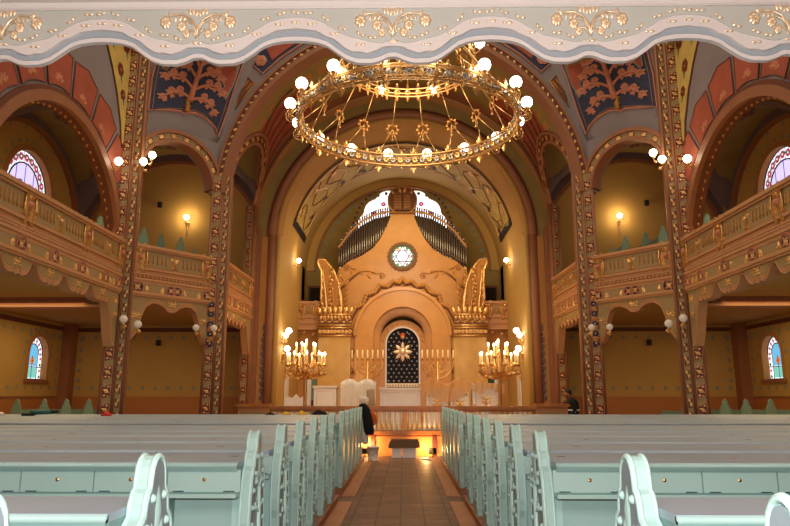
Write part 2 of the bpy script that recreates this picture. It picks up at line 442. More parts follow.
    struct(f, 'wall_octagon_'+SIDE(s))
    f = MB()
    f.annulus(fr, ac, az, ar-.02, ar+.2, -.1, .09, 0, pi, 44, 'brown_roll')
    f.annulus(fr, ac, az, ar+.2, ar+.3, 0, .05, 0, pi, 44, 'brown_dark')
    f.annulus(fr, ac, az, ar-.04, ar+.0, -.28, -.04, 0, pi, 44, 'brown_dark')
    for i in range(40):
        a = pi*(i+.5)/40; f.sph(fr.P(ac+(ar-.05)*cos(a), az+(ar-.05)*sin(a), -.16), .05, 'gold_dull', 6, 4, (.6,1,1))
    t = struct(f, 'trim_4')
    # red voussoir panels
    g_ = MB()
    for k in range(10):
        a0 = radians(4+k*17.6); a1 = a0+radians(15.6); r0, r1 = ar+.34, ar+1.35
        outl = []
        n = 6
        for i in range(n+1): a = a0+(a1-a0)*i/n; outl.append((ac+(r0+.05*sin(pi*i/n))*cos(a), az+(r0+.05*sin(pi*i/n))*sin(a)))
        for i in range(n+1): a = a1-(a1-a0)*i/n; rr = r1-.12*abs(cos(pi*i/n)); outl.append((ac+rr*cos(a), az+rr*sin(a)))
        g_.poly(fr, [outl], 0, .02, 'red_paint')
        g_.tube([fr.P(p[0], p[1], .02) for p in outl], .018, 'brown_dark', 4, True)
        am = (a0+a1)/2
        q = sub(fr, ac+(r0+.16)*cos(am), az+(r0+.16)*sin(am), .02, am-pi/2)
        for j in range(5): g_.leaf(q, 0, 0, pi*(.1+.2*j), .2, .09, .02, 'copper_paint')
        g_.dome(q, 0, .03, .01, .05, .03, 'gold_dull', 6)
    struct(g_, 'painted_voussoir', t)
    # olive corner panel with painted flower, near pillar top
    g_ = MB()
    o = [(15.6,9.85),(16.0,9.3),(16.35,8.6),(16.5,8.0),(16.62,8.0),(16.7,8.8),(16.72,10.2),(16.7,12.2),(15.0,12.6),(14.2,11.4),(14.9,10.6)]
    g_.poly(fr, [o], 0, .02, 'olive_light'); g_.tube([fr.P(a, b, .02) for a, b in o], .025, 'brown_dark', 4, True)
    for a, b, r in ((16.35,9.4,.16),(16.1,10.0,.2),(16.3,10.8,.22),(15.5,10.6,.18),(15.3,11.4,.2),(16.2,11.6,.2)):
        g_.floret(fr, a, b, r, 6, 'dark_red', .02, .02, 'gold_dull'); g_.leaf(fr, a, b, -1.2, r*1.8, .09, .01, 'glassy_green' if 'glassy_green' in MATS else 'door_green', .02)
    struct(g_, 'painted_corner_panel', t)

    # ---- diagonal face: leaning spandrel with navy tree panel, arch below
    A = V3((s*7.2, AY, 0)); B = V3((s*5.55, BY, 0))
    fr, L = XYfr((A.x, A.y), (B.x, B.y), 1)
    if fr.n.y > 0: fr.n = -fr.n
    ac, ar, az = L*.5, 1.12, 7.55
    f = MB()
    f.poly(fr, [[(0,az),(ac-ar,az)]+arc(ac,az,ar,pi,0,24)+[(L,az),(L,9.05),(0,9.05)]], -.4, 0, 'grey_blue')
    # leaning upper part: bilinear patch
    P0 = V3((A.x, A.y, 9.05)); P1 = V3((B.x, B.y, 9.05)); P3 = V3((A.x, A.y, 14)); P2 = V3((s*3.6, 18.9, 14))
    def bl(a, b, c, P0=P0, P1=P1, P2=P2, P3=P3, n=fr.n.copy()):
        u = a/2.5; v = (b-9.05)/4.95; e = (s*-.0)
        p = P0*(1-u)*(1-v)+P1*u*(1-v)+P2*u*v+P3*(1-u)*v
        return p+n*c
    up = Fr((0,0,0), None, None, fn=bl)
    for i in range(6):
        for j in range(8):
            a0, a1 = 2.5*i/6, 2.5*(i+1)/6; b0, b1 = 9.05+4.95*j/8, 9.05+4.95*(j+1)/8
            f.add([up.P(a0,b0), up.P(a1,b0), up.P(a1,b1), up.P(a0,b1)], [(0,1,2,3)], 'grey_blue', True)
    wd = struct(f, 'wall_diagonal_'+SIDE(s))
    f = MB()
    o = [(.22,9.35),(.22,10.3),(.3,11.2),(.45,12.4),(2.2,12.4),(2.25,11.0),(2.35,10.0),(2.42,9.2),(2.2,9.45),(1.85,9.62),(1.5,9.68),(1.28,9.62),(1.2,9.56),(1.1,9.6),(.7,9.5)]
    # navy ground lies below, red field above with wavy edge
    f.poly(up, [o], 0, .035, 'navy', fine=3)
    red = [(.42,10.65),(.5,10.6),(.62,10.85),(.58,11.05),(.8,11.15),(.95,11.35),(.9,11.6),(1.05,11.8),(1.2,11.9),(1.4,11.85),(1.55,11.6),(1.5,11.3),(1.75,11.15),(1.8,10.9),(2.0,10.7),(1.98,10.45),(2.15,10.3),(2.2,10.8),(2.1,12.3),(.52,12.3),(.45,11.5)]
    f.poly(up, [red], .03, .05, 'red_paint', fine=2)
    f.tube([up.P(a,b,.05) for a,b in red], .025, 'band_blue_dull', 4, True)
    f.tube([up.P(a,b,.03) for a,b in o], .03, 'copper_paint', 5, True)
    f.tube([up.P(a*.9+.13,b+.07,.03) for a,b in o], .012, 'gold_dull', 4, True)
    # tree
    f.lathe(up.P(1.25,9.72,.06), [(.1,-.08),(.07,0),(.11,.08),(.06,.16),(.12,.26)], 'gold_dull', 8)
    f.tube([up.P(1.25,9.95,.07), up.P(1.27,10.6,.07), up.P(1.3,11.4,.07), up.P(1.35,12.2,.06)], .07, 'copper_paint', 6, radii=[.1,.08,.06,.03])
    for q in (-1, 1):
        for (b0, ln, rise) in ((10.0,.72,-.15),(10.3,.75,.18),(10.65,.58,.25),(11.0,.42,.28),(11.35,.3,.28)):
            pts = [up.P(1.27+q*ln*t, b0+.25*sin(t*pi)*.8+rise*t, .07) for t in [i/6 for i in range(7)]]
            f.tube(pts, .035, 'copper_paint', 5, radii=[.055-.005*i for i in range(7)])
            for t in (.45, .75, 1.0):
                a, b = 1.27+q*ln*t, b0+.2*sin(t*pi)+rise*t
                f.floret(up, a, b+(.09 if t < 1 else 0), .105, 6, 'copper_paint', .04, .06, 'gold_dull')
                for e_ in (-.9,-.3,.9,1.8): f.leaf(up, a, b, -pi/2+q*e_, .16, .08, .03, 'copper_paint', .05)
    struct(f, 'painted_tree_panel', wd)
    # archivolt of the diagonal arch with gold panels (wide band)
    f = MB()
    f.annulus(fr, ac, az, ar-.02, ar+.07, -.3, .1, 0, pi, 30, 'brown_roll'); f.annulus(fr, ac, az, ar+.07, ar+.24, 0, .04, 0, pi, 30, 'field')
    f.annulus(fr, ac, az, ar+.24, ar+.34, 0, .11, 0, pi, 30, 'brown_roll')
    t = struct(f, 'trim_5')
    for k in range(10):
        a = pi*(k+.5)/10
        g_ = MB(); q = sub(fr, ac+(ar+.155)*cos(a), az+(ar+.155)*sin(a), .04, a-pi/2)
        g_.poly(q, [[(-.11,-.07),(.09,-.07),(.11,.08),(-.09,.08)]], 0, .012, 'dark_red')
        g_.floret(q, 0, 0, .07, 4, 'gold', .02, .012)
        for sx2, sy2 in ((-1,-1),(1,-1),(1,1),(-1,1)): g_.leaf(q, sx2*.085, sy2*.055, atan2(-sy2,-sx2), .05, .04, .02, 'gold', .012)
        struct(g_, 'gold_panel', t)

    # ---- side wall of east arm (lunette opening) done on the barrel surface below
# big front wall with arch, Y = 18.9
fr = Fr((0, 18.9, 0), (1,0,0), (0,0,1), (0,-1,0)); R1, Z1 = 5.25, 7.45
f = MB()
f.poly(fr, [[(-5.75,Z1),(-R1,Z1)]+arc(0,Z1,R1,pi,0,48)+[(5.75,Z1),(5.75,10.5),(5.2,16),(-5.2,16),(-5.75,10.5)]], -.5, 0, 'grey_blue')
fw = struct(f, 'wall_front_arch')
f = MB()
f.annulus(fr, 0, Z1, R1-.03, R1+.1, -.45, .12, 0, pi, 64, 'brown_roll')
f.annulus(fr, 0, Z1, R1+.1, R1+.24, 0, .05, 0, pi, 64, 'brown_dark')
f.annulus(fr, 0, Z1, R1+.24, R1+.31, 0, .09, 0, pi, 64, 'brown_roll')
t = struct(f, 'trim_6')
g_ = MB()
for k in range(70):
    a = pi*(k+.5)/70; q = sub(fr, (R1+.17)*cos(a), Z1+(R1+.17)*sin(a), .05, a)
    g_.leaf(q, -.05, -.03, .5, .13, .06, .03, 'gold'); g_.leaf(q, -.03, .05, -.3, .1, .05, .03, 'gold')
struct(g_, 'gold_leaf_band', t)
g_ = MB()
for s in (-1, 1):
    # long red fields over the arch shoulders and the small gold triangle
    def pol(r, deg): a = radians(deg); return (s*-r*cos(a)*-1 if False else s*r*cos(a), Z1+r*sin(a))
    o = [pol(R1+.5,42),pol(R1+.5,50),pol(R1+.5,58),pol(R1+.5,66),pol(R1+.7,68),pol(R1+2.0,64),pol(R1+2.1,56),pol(R1+1.5,48),pol(R1+1.1,42)]
    g_.poly(fr, [o], 0, .02, 'navy')
    o2 = [pol(R1+.62,47),pol(R1+.62,54),pol(R1+.62,63.5),pol(R1+1.8,62),pol(R1+1.85,56),pol(R1+1.35,49)]
    g_.poly(fr, [o2], .02, .04, 'red_paint'); g_.tube([fr.P(a,b,.03) for a,b in o], .03, 'copper_paint', 5, True)
    g_.floret(fr, *pol(R1+.85,44.5), .2, 6, 'copper_paint', .04, .04)
    o = [pol(R1+.48,28),pol(R1+.48,38),pol(R1+.95,38.5)]
    g_.poly(fr, [o], 0, .02, 'brown_dark'); g_.tube([fr.P(a,b,.02) for a,b in o], .03, 'gold_dull', 5, True)
    for r in (.55,.68,.8): g_.tube([fr.P(*pol(R1+r,30+r*5),.03), fr.P(*pol(R1+r,37.5),.03)], .02, 'gold_dull', 4)
struct(g_, 'painted_spandrel', fw)
# pendentive sheet next to each diagonal: fills between leaning wall and front wall is the front wall itself

# barrel vault of the east arm, Y 18.9..23.2 with lunette openings over the short gallery bays
f = MB(); N = 64; M = 20
def brl(th, y, r=5.32): return V3((-r*cos(th), y, Z1+r*sin(th)))
def inlun(x, z, y): 
    yc = 21.05; r = 1.55; zc = 8.2
    return (abs(y-yc) < r) and (z < zc + sqrt(max(0, r*r-(y-yc)**2)))
for i in range(N):
    for j in range(M):
        t0, t1 = pi*i/N, pi*(i+1)/N; y0, y1 = 18.9+4.3*j/M, 18.9+4.3*(j+1)/M
        p = brl((t0+t1)/2, (y0+y1)/2)
        if inlun(p.x, p.z, p.y): continue
        ang = min(t0, pi-t1)
        mm = 'olive' if (j < 6 or ang > radians(52)) else ('red_paint' if ang > radians(8) and 7 <= j <= 16 else 'grey_blue')
        if (j in (5, 6)) : mm = 'gold_dull' if (i % 2) else 'olive'
        if j >= 17: mm = 'brown_roll'
        f.add([brl(t0,y0), brl(t1,y0), brl(t1,y1), brl(t0,y1)], [(0,1,2,3)], mm, True)
for s in (-1, 1):
    X = s*5.32
    for y0, y1 in ((18.9,19.5),(22.6,23.2)):
        f.add([(X,y0,4.5),(X,y1,4.5),(X,y1,Z1),(X,y0,Z1)], [(0,1,2,3)], 'orange_wall')
bv = struct(f, 'ceiling_east_arm')
for s in (-1, 1):
    f = MB()   # lunette rib: arch following the barrel, with gold panels
    def lp(t, dr, dx=0.0):
        yc, r, zc = 21.05, 1.55+dr, 8.2
        y = yc+r*cos(t); z = zc+r*sin(t)
        x = sqrt(max(0, 5.32**2-(z-Z1)**2)) if z > Z1 else 5.32
        return V3((s*(x-dx), y, z))
    T = [pi*i/28 for i in range(29)]
    f.tube([lp(t, .03, .03) for t in T], .07, 'brown_roll', 8); f.tube([lp(t, .32, .03) for t in T], .06, 'brown_roll', 8)
    vs = []; fs = []
    for i, t in enumerate(T): vs += [lp(t,-.05,.0), lp(t,.34,.02)]
    for i in range(28): fs.append((2*i,2*i+1,2*i+3,2*i+2))
    f.add(vs, fs, 'dark_red', True)
    for i in range(14):
        t = pi*(i+.5)/14; p = lp(t, .17, .05)
        tang = (lp(t+.05,.17,.05)-lp(t-.05,.17,.05)).normalized(); nn = V3((-s,0,0)); 
        q = Fr(p, tang, tang.cross(nn), nn); f.floret(q, 0, 0, .1, 5, 'gold', .04); f.leaf(q,.05,0,.6,.1,.06,.03,'gold'); f.leaf(q,-.05,0,pi+.6,.1,.06,.03,'gold')
    struct(f, 'trim_7')
    # painted red shell on the haunch
    f = MB()
    for k in range(6):
        q = k/5
        pts = [brl(radians(14+34*t) if s < 0 else pi-radians(14+34*t), 22.9-.15*k-(.1+.45*k)*sin(t*pi*.5)*.9, 5.27) for t in [i/8 for i in range(9)]]
        f.tube(pts, .03, 'brown_dark', 4)
    struct(f, 'painted_shell', bv)

# wall with the chancel arch, Y = 23.2
fr = Fr((0, 23.2, 0), (1,0,0), (0,0,1), (0,-1,0)); R2, Z2 = 4.4, 7.2
f = MB()
f.annulus(fr, 0, Z2+.1, R2-.06, 5.0, -.3, 0, 0, pi, 60, 'orange_wall', 1.0); f.annulus(fr, 0, Z1, 4.95, 5.5, -.25, -.01, 0, pi, 60, 'orange_wall', 1.0)
for s in (-1, 1): f.box(fr, s*R2, s*5.4, 0, 7.5, -.3, 0, 'orange_wall')
for s in (-1, 1):
    f.box(fr, s*5.35, s*5.05, 0, 7.5, 0, .12, 'brown_roll')
    f.tube([fr.P(s*4.44, 0, -.02), fr.P(s*4.44, 7.25, -.02)], .09, 'yellow_wall', 12); f.tube([fr.P(s*4.66, 0, -.02), fr.P(s*4.66, 7.25, -.02)], .16, 'brown_roll', 14)
struct(f, 'wall_chancel_arch')
f = MB()
f.tube([fr.P((R2+.04)*cos(a), Z2+(R2+.04)*sin(a), -.02) for a in [pi*i/60 for i in range(61)]], .09, 'yellow_wall', 10); f.tube([fr.P((R2+.26)*cos(a), Z2+(R2+.26)*sin(a), -.02) for a in [pi*i/60 for i in range(61)]], .17, 'brown_roll', 12); f.annulus(fr, 0, Z2, R2+.42, R2+.85, -.05, .03, 0, pi, 60, 'olive')
f.annulus(fr, 0, Z2, R2+.42, R2+.47, 0, .08, 0, pi, 60, 'brown_dark')
t = struct(f, 'trim_8')
for s in (-1, 1):   # dark vine ornament on the chancel piers
    g_ = MB(); q = sub(fr, s*4.84, 0, .02)
    g_.box(fr, s*4.94, s*4.74, 1.4, 3.6, 0, .02, 'field')
    for i in range(9):
        b = 1.5+i*.25; g_.floret(q, 0, b, .1, 5, 'purple_grey', .03, 0, 'brown_dark'); g_.leaf(q, 0, b+.1, pi/2, .12, .08, .02, 'navy')
    g_.leaf(q, 0, 3.75, pi/2, .3, .12, .03, 'purple_grey')
    struct(g_, 'vine_ornament', t)

# chancel barrel + side walls
f = MB()
for i in range(48):
    for j in range(10):
        t0, t1 = pi*i/48, pi*(i+1)/48; y0, y1 = 23.3+6.7*j/10, 23.3+6.7*(j+1)/10
        P = lambda t, y: (-R2*cos(t), y, Z2+R2*sin(t))
        f.add([P(t0,y0), P(t1,y0), P(t1,y1), P(t0,y1)], [(0,1,2,3)], 'yellow_wall', True)
cb = struct(f, 'ceiling_chancel')
cyl = Fr((0,0,0), None, None, fn=lambda a, b, c: (-(R2-c)*cos(a/R2), b, Z2+(R2-c)*sin(a/R2)))   # a = arc length, b = y
f = MB()
y0, y1 = 25.2, 28.2
for i in range(60):
    t0 = radians(14)+radians(152)*i/60; t1 = radians(14)+radians(152)*(i+1)/60
    for (ya, yb, mm, c) in ((y0,y0+.12,'black',.05),(y0+.12,y1-.12,'olive_light',.03),(y1-.12,y1,'black',.05)):
        f.add([cyl.P(t0*R2,ya,c), cyl.P(t1*R2,ya,c), cyl.P(t1*R2,yb,c), cyl.P(t0*R2,yb,c)], [(0,1,2,3)], mm, True)
for e in (14, 166):
    t = radians(e); f.box(cyl, t*R2-.14, t*R2+.14, y0, y1, .02, .05, 'black')
for k in range(11):
    t = radians(22+k*13.6); a = t*R2; q = -1 if t < pi/2 else 1
    pts = [cyl.P(a+.42*sin(u*7+k), y0+.25+(y1-y0-.5)*u, .06) for u in [i/8 for i in range(9)]]
    f.tube(pts, .02, 'brown_dark', 4)
    pts = [cyl.P(a+.3-.3*sin(u*6+k), y0+.25+(y1-y0-.5)*u, .06) for u in [i/8 for i in range(9)]]
    f.tube(pts, .02, 'gold', 4)
    f.floret(cyl, a, y0+.8, .16, 6, 'gold', .04, .06); f.leaf(cyl, a+.2, y1-.8, 1.2, .5, .18, .03, 'brown_dark', .05)
    f.floret(cyl, a+.35, y1-.5, .13, 5, 'black', .03, .05)
for e in (y0+.2, y1-.2): f.tube([cyl.P(radians(15+i*2.5)*R2, e, .07) for i in range(61)], .025, 'gold', 4)
struct(f, 'painted_vault_band', cb)
f = MB()
for s in (-1, 1):
    f2 = Fr((s*R2, 0, 0), (0,1,0), (0,0,1), (-s,0,0))
    f.poly(f2, [[(23.2,0),(25.0,0),(25.0,2.2)]+arc(25.35,2.2,.35,pi,0,10)[1:]+[(25.7,0),(30,0),(30,Z2),(23.2,Z2)], [(28.6,5.7),(29.4,5.7),(29.4,7.4),(28.6,7.4)]], -.3, 0, 'yellow_wall')
    f.box(f2, 28.5, 29.5, 5.6, 7.5, -.5, -.3, 'door_green')
struct(f, 'wall_chancel_side')
fr = Fr((0, 30, 0), (1,0,0), (0,0,1), (0,-1,0))
fanc = 9.1
scal = []
for i in range(73):
    a = pi*i/72; r = 2.0+.12*abs(sin(a*7)); scal.append((r*cos(a), fanc+r*sin(a)))
f = MB()
f.poly(fr, [[(-4.5,0),(4.5,0),(4.5,11.9),(-4.5,11.9)], scal], -.3, 0, 'olive')
f.annulus(fr, 0, Z2, R2-.35, R2, 0, .12, 0, pi, 48, 'yellow_wall'); f.annulus(fr, 0, Z2, R2-.42, R2-.34, 0, .15, 0, pi, 48, 'brown_roll')
for i in range(31): a = pi*(i+.5)/31; f.floret(fr, (R2-.62)*cos(a), Z2+(R2-.62)*sin(a), .09, 5, 'band_blue_dull', .01, .01)
for i in range(28): a = pi*(i+.5)/28; f.floret(fr, 2.3*cos(a), fanc+2.3*sin(a), .07, 5, 'brown_dark', .01, .01)
struct(f, 'wall_east')
# fan window
f = MB(); f.poly(fr, [scal], -.2, -.16, 'glass_bright'); wn = struct(f, 'window_1')
f = MB()
for i in range(1, 8):
    a = pi*i/8; f.tube([fr.P(.7*cos(a), fanc+.7*sin(a), -.13), fr.P(2.08*cos(a), fanc+2.08*sin(a), -.13)], .02, 'glass_pink' if i in (2,6) else 'lead', 4)
    f.floret(fr, 1.6*cos(a+.2), fanc+1.6*sin(a+.2), .13, 5, 'glass_pink', .01, -.15, 'glass_lilac')
f.annulus(fr, 0, fanc, 1.28, 1.32, -.15, -.12, 0, pi, 40, 'glass_lilac'); 
struct(f, 'stained_glass', wn)

# octagon drum and dome, west gallery, west wall
f = MB()
pl = [(-7.25,9.0),(-7.25,17.0),(-4.0,19.0),(4.0,19.0),(7.25,17.0),(7.25,9.0),(7.25,3.9),(-7.25,3.9)]
ctr = V3((0,12,0)); k = len(pl)
lv = [(1,15.9),(.97,16.6),(.8,18.6),(.5,20.3),(.15,21.2)]
vs = [V3((ctr.x+(x-ctr.x)*q, ctr.y+(y-ctr.y)*q, z)) for q, z in lv for x, y in pl]
f.add(vs, [(j*k+i, j*k+(i+1) % k, (j+1)*k+(i+1) % k, (j+1)*k+i) for j in range(len(lv)-1) for i in range(k)]+[tuple((len(lv)-1)*k+i for i in range(k))], 'grey_blue')
struct(f, 'ceiling_dome')
f = MB(); f.box(WORLD, -12.4, 12.4, -2.8, -2.6, 0, 11.6, 'yellow_wall'); f.box(WORLD, -7.25, 7.25, 3.7, 3.9, 9.5, 16, 'grey_blue'); f.box(WORLD, -7.3, 7.3, -2.6, 3.7, 10.9, 11.2, 'olive'); struct(f, 'wall_west')
f = MB(); f.box(WORLD, -7.3, 7.3, -2.6, 3.85, 4.2, 4.5, 'tan'); struct(f, 'ceiling_west_gallery')
def sgn_word(s): return 'left' if s < 0 else 'right'
# windows of the side walls
for s in (-1, 1):
    fr = Fr((s*XW, 0, 0), (0,1,0), (0,0,1), (-s,0,0)); d = -.2
    fr0 = fr; fr = Fr((s*XW, .45, 0), (0,1,0), (0,0,1), (-s,0,0))
    o = [(21.25,2.1),(22.45,2.1),(22.45,2.95)]+arc(21.85,2.95,.6,0,pi,20)[1:]
    f = MB(); f.poly(fr, [o], d-.03, d, 'glass_white'); wn = struct(f, 'window_%d' % (2 if s < 0 else 4))
    g = MB()
    g.poly(fr, [[(21.53,2.55),(22.17,2.55),(22.17,2.95)]+arc(21.85,2.95,.32,0,pi,14)[1:]], d+.004, d+.008, 'glass_blue')
    g.poly(fr, [[(21.5,2.16),(22.2,2.16),(22.2,2.5),(21.5,2.5)]], d+.004, d+.008, 'glass_aqua')
    g.floret(fr, 21.85, 2.72, .13, 6, 'glass_orange', .01, d+.01, 'lead')
    g.leaf(fr, 21.85, 2.85, pi/2, .3, .1, .01, 'glass_blue', d+.01)
    for i in range(9):
        a = pi*i/8; g.floret(fr, 21.85+.46*cos(a), 2.95+.46*sin(a), .06, 5, 'glass_pink', .01, d+.006, 'lead')
        g.tube([fr.P(21.85+.33*cos(a), 2.95+.33*sin(a), d+.01), fr.P(21.85+.6*cos(a), 2.95+.6*sin(a), d+.01)], .008, 'lead', 4)
    for i in range(4):
        for e in (21.36, 22.34): g.floret(fr, e, 2.2+i*.2, .06, 5, 'glass_pink' if i % 2 else 'glass_green', .01, d+.006, 'lead')
    g.annulus(fr, 21.85, 2.95, .32, .35, d+.005, d+.02, 0, pi, 20, 'lead'); g.annulus(fr, 21.85, 2.95, .56, .6, d, d+.03, 0, pi, 20, 'lead')
    for b in (2.12, 2.52): g.box(fr, 21.27, 22.43, b-.015, b+.015, d, d+.02, 'lead')
    for a in (21.52, 21.85, 22.18): g.box(fr, a-.01, a+.01, 2.1, 2.95, d, d+.015, 'lead')
    struct(g, 'stained_glass', wn)
    g = MB()
    for (a, b) in ((21.15,2.1),(22.42,2.1)): g.box(fr, a, a+.13, 2.0, 2.95, -.4, .03, 'orange_wall')
    g.annulus(fr, 21.85, 2.95, .57, .7, -.4, .03, 0, pi, 24, 'orange_wall'); g.box(fr, 21.1, 22.6, 1.98, 2.1, -.4, .06, 'brown_roll'); struct(g, 'window_frame', wn)
    fr = Fr((0,0,0), None, None, fn=lambda a, b, c, s=s: (s*XW-s*c, 20.7+(a-20.7)*1.125, 8.15+(b-8.15)*1.125))
    o = [(19.5,8.1),(21.9,8.1)]+arc(20.7,8.15,1.2,0,pi,30)
    f = MB(); f.poly(fr, [o], d-.03, d, 'glass_white'); wn = struct(f, 'window_%d' % (3 if s < 0 else 5))
    g = MB()
    g.poly(fr, [[(19.9,8.12),(21.5,8.12)]+arc(20.7,8.15,.8,0,pi,24)], d+.003, d+.006, 'glass_lilac')
    g.annulus(fr, 20.7, 8.15, .8, .84, d+.004, d+.03, 0, pi, 30, 'lead'); g.annulus(fr, 20.7, 8.15, 1.16, 1.2, d, d+.04, 0, pi, 30, 'lead')
    for i in range(11):
        a = pi*(i+.5)/11; g.floret(fr, 20.7+1.0*cos(a), 8.15+1.0*sin(a), .13, 6, 'glass_pink', .01, d+.006, 'glass_white')
        a += pi/22; 
        for q in (-.1, .1): g.leaf(fr, 20.7+1.0*cos(a), 8.15+1.0*sin(a), a+q*12, .13, .09, .01, 'glass_green', d+.006)
        g.tube([fr.P(20.7+.84*cos(a), 8.15+.84*sin(a), d+.01), fr.P(20.7+1.16*cos(a), 8.15+1.16*sin(a), d+.01)], .008, 'lead', 4)
    for a in (20.25, 20.7, 21.15): g.box(fr, a-.012, a+.012, 8.1, 8.15+sqrt(.64-(a-20.7)**2), d+.004, d+.02, 'glass_violet')
    for a, b, r in ((20.5,8.25,.22),(20.85,8.2,.16),(21.05,8.3,.14)): g.floret(fr, a, b, r, 5, 'glass_violet', .01, d+.008)
    struct(g, 'stained_glass', wn)
    g = MB(); g.annulus(fr, 20.7, 8.15, 1.17, 1.34, -.4, .03, 0, pi, 36, 'orange_wall'); struct(g, 'window_frame', wn)
# ============================================================ PILLARS
def gold_lattice(fr, a, b, w, h, skew=.05):
    g = MB(); q = sub(fr, a, b, 0)
    o = [(-w,-h-skew),(w,-h+skew),(w,h+skew),(-w,h-skew)]
    g.poly(q, [o], 0, .012, 'dark_red'); g.tube([q.P(x, y, .014) for x, y in o], .014, 'copper_paint', 4, True)
    g.floret(q, 0, 0, w*.5, 4, 'gold', .03, .012)
    for sx2, sy2 in ((-1,-1),(1,-1),(1,1),(-1,1)):
        g.leaf(q, sx2*w*.75, sy2*h*.62+skew*sx2, atan2(-sy2*.6,-sx2), w*.8, w*.45, .025, 'gold', .012)
        g.leaf(q, sx2*w*.15, sy2*h*.75, sx2*sy2*.5+(0 if sx2 > 0 else pi), w*.5, w*.35, .02, 'gold', .012)
    return g
def narrow_panel(fr, a, b, w, h):
    g = MB(); q = sub(fr, a, b, 0)
    g.poly(q, [[(-w,-h*.8),(w,-h),(w,h*.8),(-w,h)]], 0, .01, 'dark_red')
    g.leaf(q, 0, -h*.8, pi/2+.3, h, w*1.3, .03, 'gold', .01); g.leaf(q, 0, h*.1, pi/2-.4, h*.8, w*1.2, .03, 'gold', .01); g.dome(q, 0, 0, .01, w*.5, .03, 'gold', 6)
    return g
def pillar(x, y, s, h, ang, label, wide_top, kind='pair'):
    """front plane turned by ang; layout mirrored with s"""
    t = thing('pillar', (x, y, 0), label, 'pillar', None)
    u = V3((-s*cos(ang), sin(ang), 0)); n = V3((0,0,1)).cross(u)
    if n.y > 0: n = -n
    fr = Fr((x, y, 0), u, (0,0,1), n)
    # a runs from outer side to inner side of the hall
    W = .30
    f = MB(); f.box(fr, -W, W, 0, h, -.38, 0, 'brown_roll'); f.box(fr, -.26, -.02, 0, h, 0, .015, 'field'); f.box(fr, .07, .2, 0, h, 0, .015, 'field')
    f.box(fr, -W-.06, W+.06, 0, .35, -.48, .1, 'brown_roll'); f.box(fr, -W-.03, W+.03, .35, .45, -.45, .07, 'brown_roll')
    f.build('shaft', t)
    f = MB()
    for a in (-.27, .02, .25): f.tube([fr.P(a, .4, .0), fr.P(a, h, .0)], .042, 'brown_roll', 8)
    f.build('roll_moulding', t)
    b = .75; k = 0
    while b < wide_top:
        if not (kind != 'pair' and 4.3 < b < 5.4):
            gold_lattice(sub(fr, -.135, 0, .015), 0, b, .1, .14, s*-.04).build('gold_panel', t)
        b += .46; k += 1
    b = .7
    while b < h-.1:
        narrow_panel(sub(fr, .135, 0, .015), 0, b, .05, .12).build('gold_leaf_panel', t); b += .34
    # dark interlace ornament half way up
    f = MB(); q = sub(fr, -.12, 0, .03)
    for i in range(5): f.floret(q, 0, 3.0+i*.28, .1, 6, 'navy', .03, 0, 'gold'); f.floret(q, 0, 3.14+i*.28, .08, 4, 'gold_dull', .03)
    f.build('interlace_ornament', t)
    return t
for s in (-1, 1):
    sw = sgn_word(s)
    pillar(s*7.2, 16.72, s, 15.5, radians(18), 'tall brown pillar with gold panels at the outer %s corner, end of the long side balcony' % sw, 15.3)
    pillar(s*5.33, 18.86, s, 8.0, radians(12), 'brown pillar with gold panels, %s foot of the great front arch' % sw, 7.8)
    # slim pillar at the end of the short bay
    t = thing('slim_pillar', (s*5.38, 22.75, 0), 'slim brown pillar with gold panels beside the %s chancel pier' % sw, 'pillar')
    fr = Fr((s*5.38, 22.75, 0), (-s,0,0), (0,0,1), (0,-1,0))
    f = MB(); f.box(fr, -.2, .2, 0, 8.2, -.3, 0, 'brown_roll'); f.box(fr, -.1, .1, 0, 8.2, 0, .01, 'field'); f.build('shaft', t)
    f = MB()
    for a in (-.15, .15): f.tube([fr.P(a,0,0), fr.P(a,8.2,0)], .045, 'brown_roll', 8)
    f.build('roll_moulding', t)
    for i in range(16): gold_lattice(sub(fr,0,0,.01), 0, .8+i*.48, .08, .13, s*-.04).build('gold_panel', t)

# ============================================================ GALLERY FRONTS
def cartouche(fr, a, b, big):
    g = MB(); q = sub(fr, a, b, .0)
    if big:
        for m_ in (-1, 1):
            for k in range(4): g.leaf(q, m_*.05, .14-.09*k, pi/2+m_*(-.55-.35*k) if k < 1 else -pi/2+m_*(.75-.16*k), .3, .13, .06, 'gold_dull')
            g.leaf(q, m_*.09, .2, -pi/2+m_*.12, .5, .15, .07, 'gold_dull'); g.scroll(q, m_*.02, .22, pi/2-m_*.9, .14, .016, 'gold', m_)
            g.tube([q.P(m_*.17, .24, .02), q.P(m_*.2, 0, .03), q.P(m_*.13, -.26, .02)], .022, 'gold', 5)
        g.dome(q, 0, .05, 0, .09, .09, 'copper_paint'); g.leaf(q, 0, .16, pi/2, .16, .12, .05, 'gold')
    else:
        g.leaf(q, 0, -.2, pi/2, .42, .12, .06, 'gold_dull')
        for m_ in (-1, 1): g.leaf(q, 0, .0, pi/2+m_*.8, .18, .08, .04, 'gold'); g.leaf(q, 0, -.1, -pi/2+m_*.7, .16, .08, .04, 'gold_dull')
        g.dome(q, 0, .02, .03, .05, .04, 'gold', 6)
    return g
def medallion(fr, a, b, r=.17, double=False):
    g = MB()
    for e in ((-r*.8, r*.8) if double else (0,)):
        q = sub(fr, a+e, b, 0)
        g.dome(q, 0, 0, 0, r, .015, 'navy', 14); g.annulus(q, 0, 0, r*.9, r*1.05, 0, .035, 0, 2*pi, 18, 'copper_paint')
        for k in range(4): g.scroll(q, 0, 0, k*pi/2+.4, r*.5, .014, 'tan', 1, 1.1, .8, .015, 10)
        g.floret(q, 0, 0, r*.4, 5, 'gold', .03, .01)
    return g
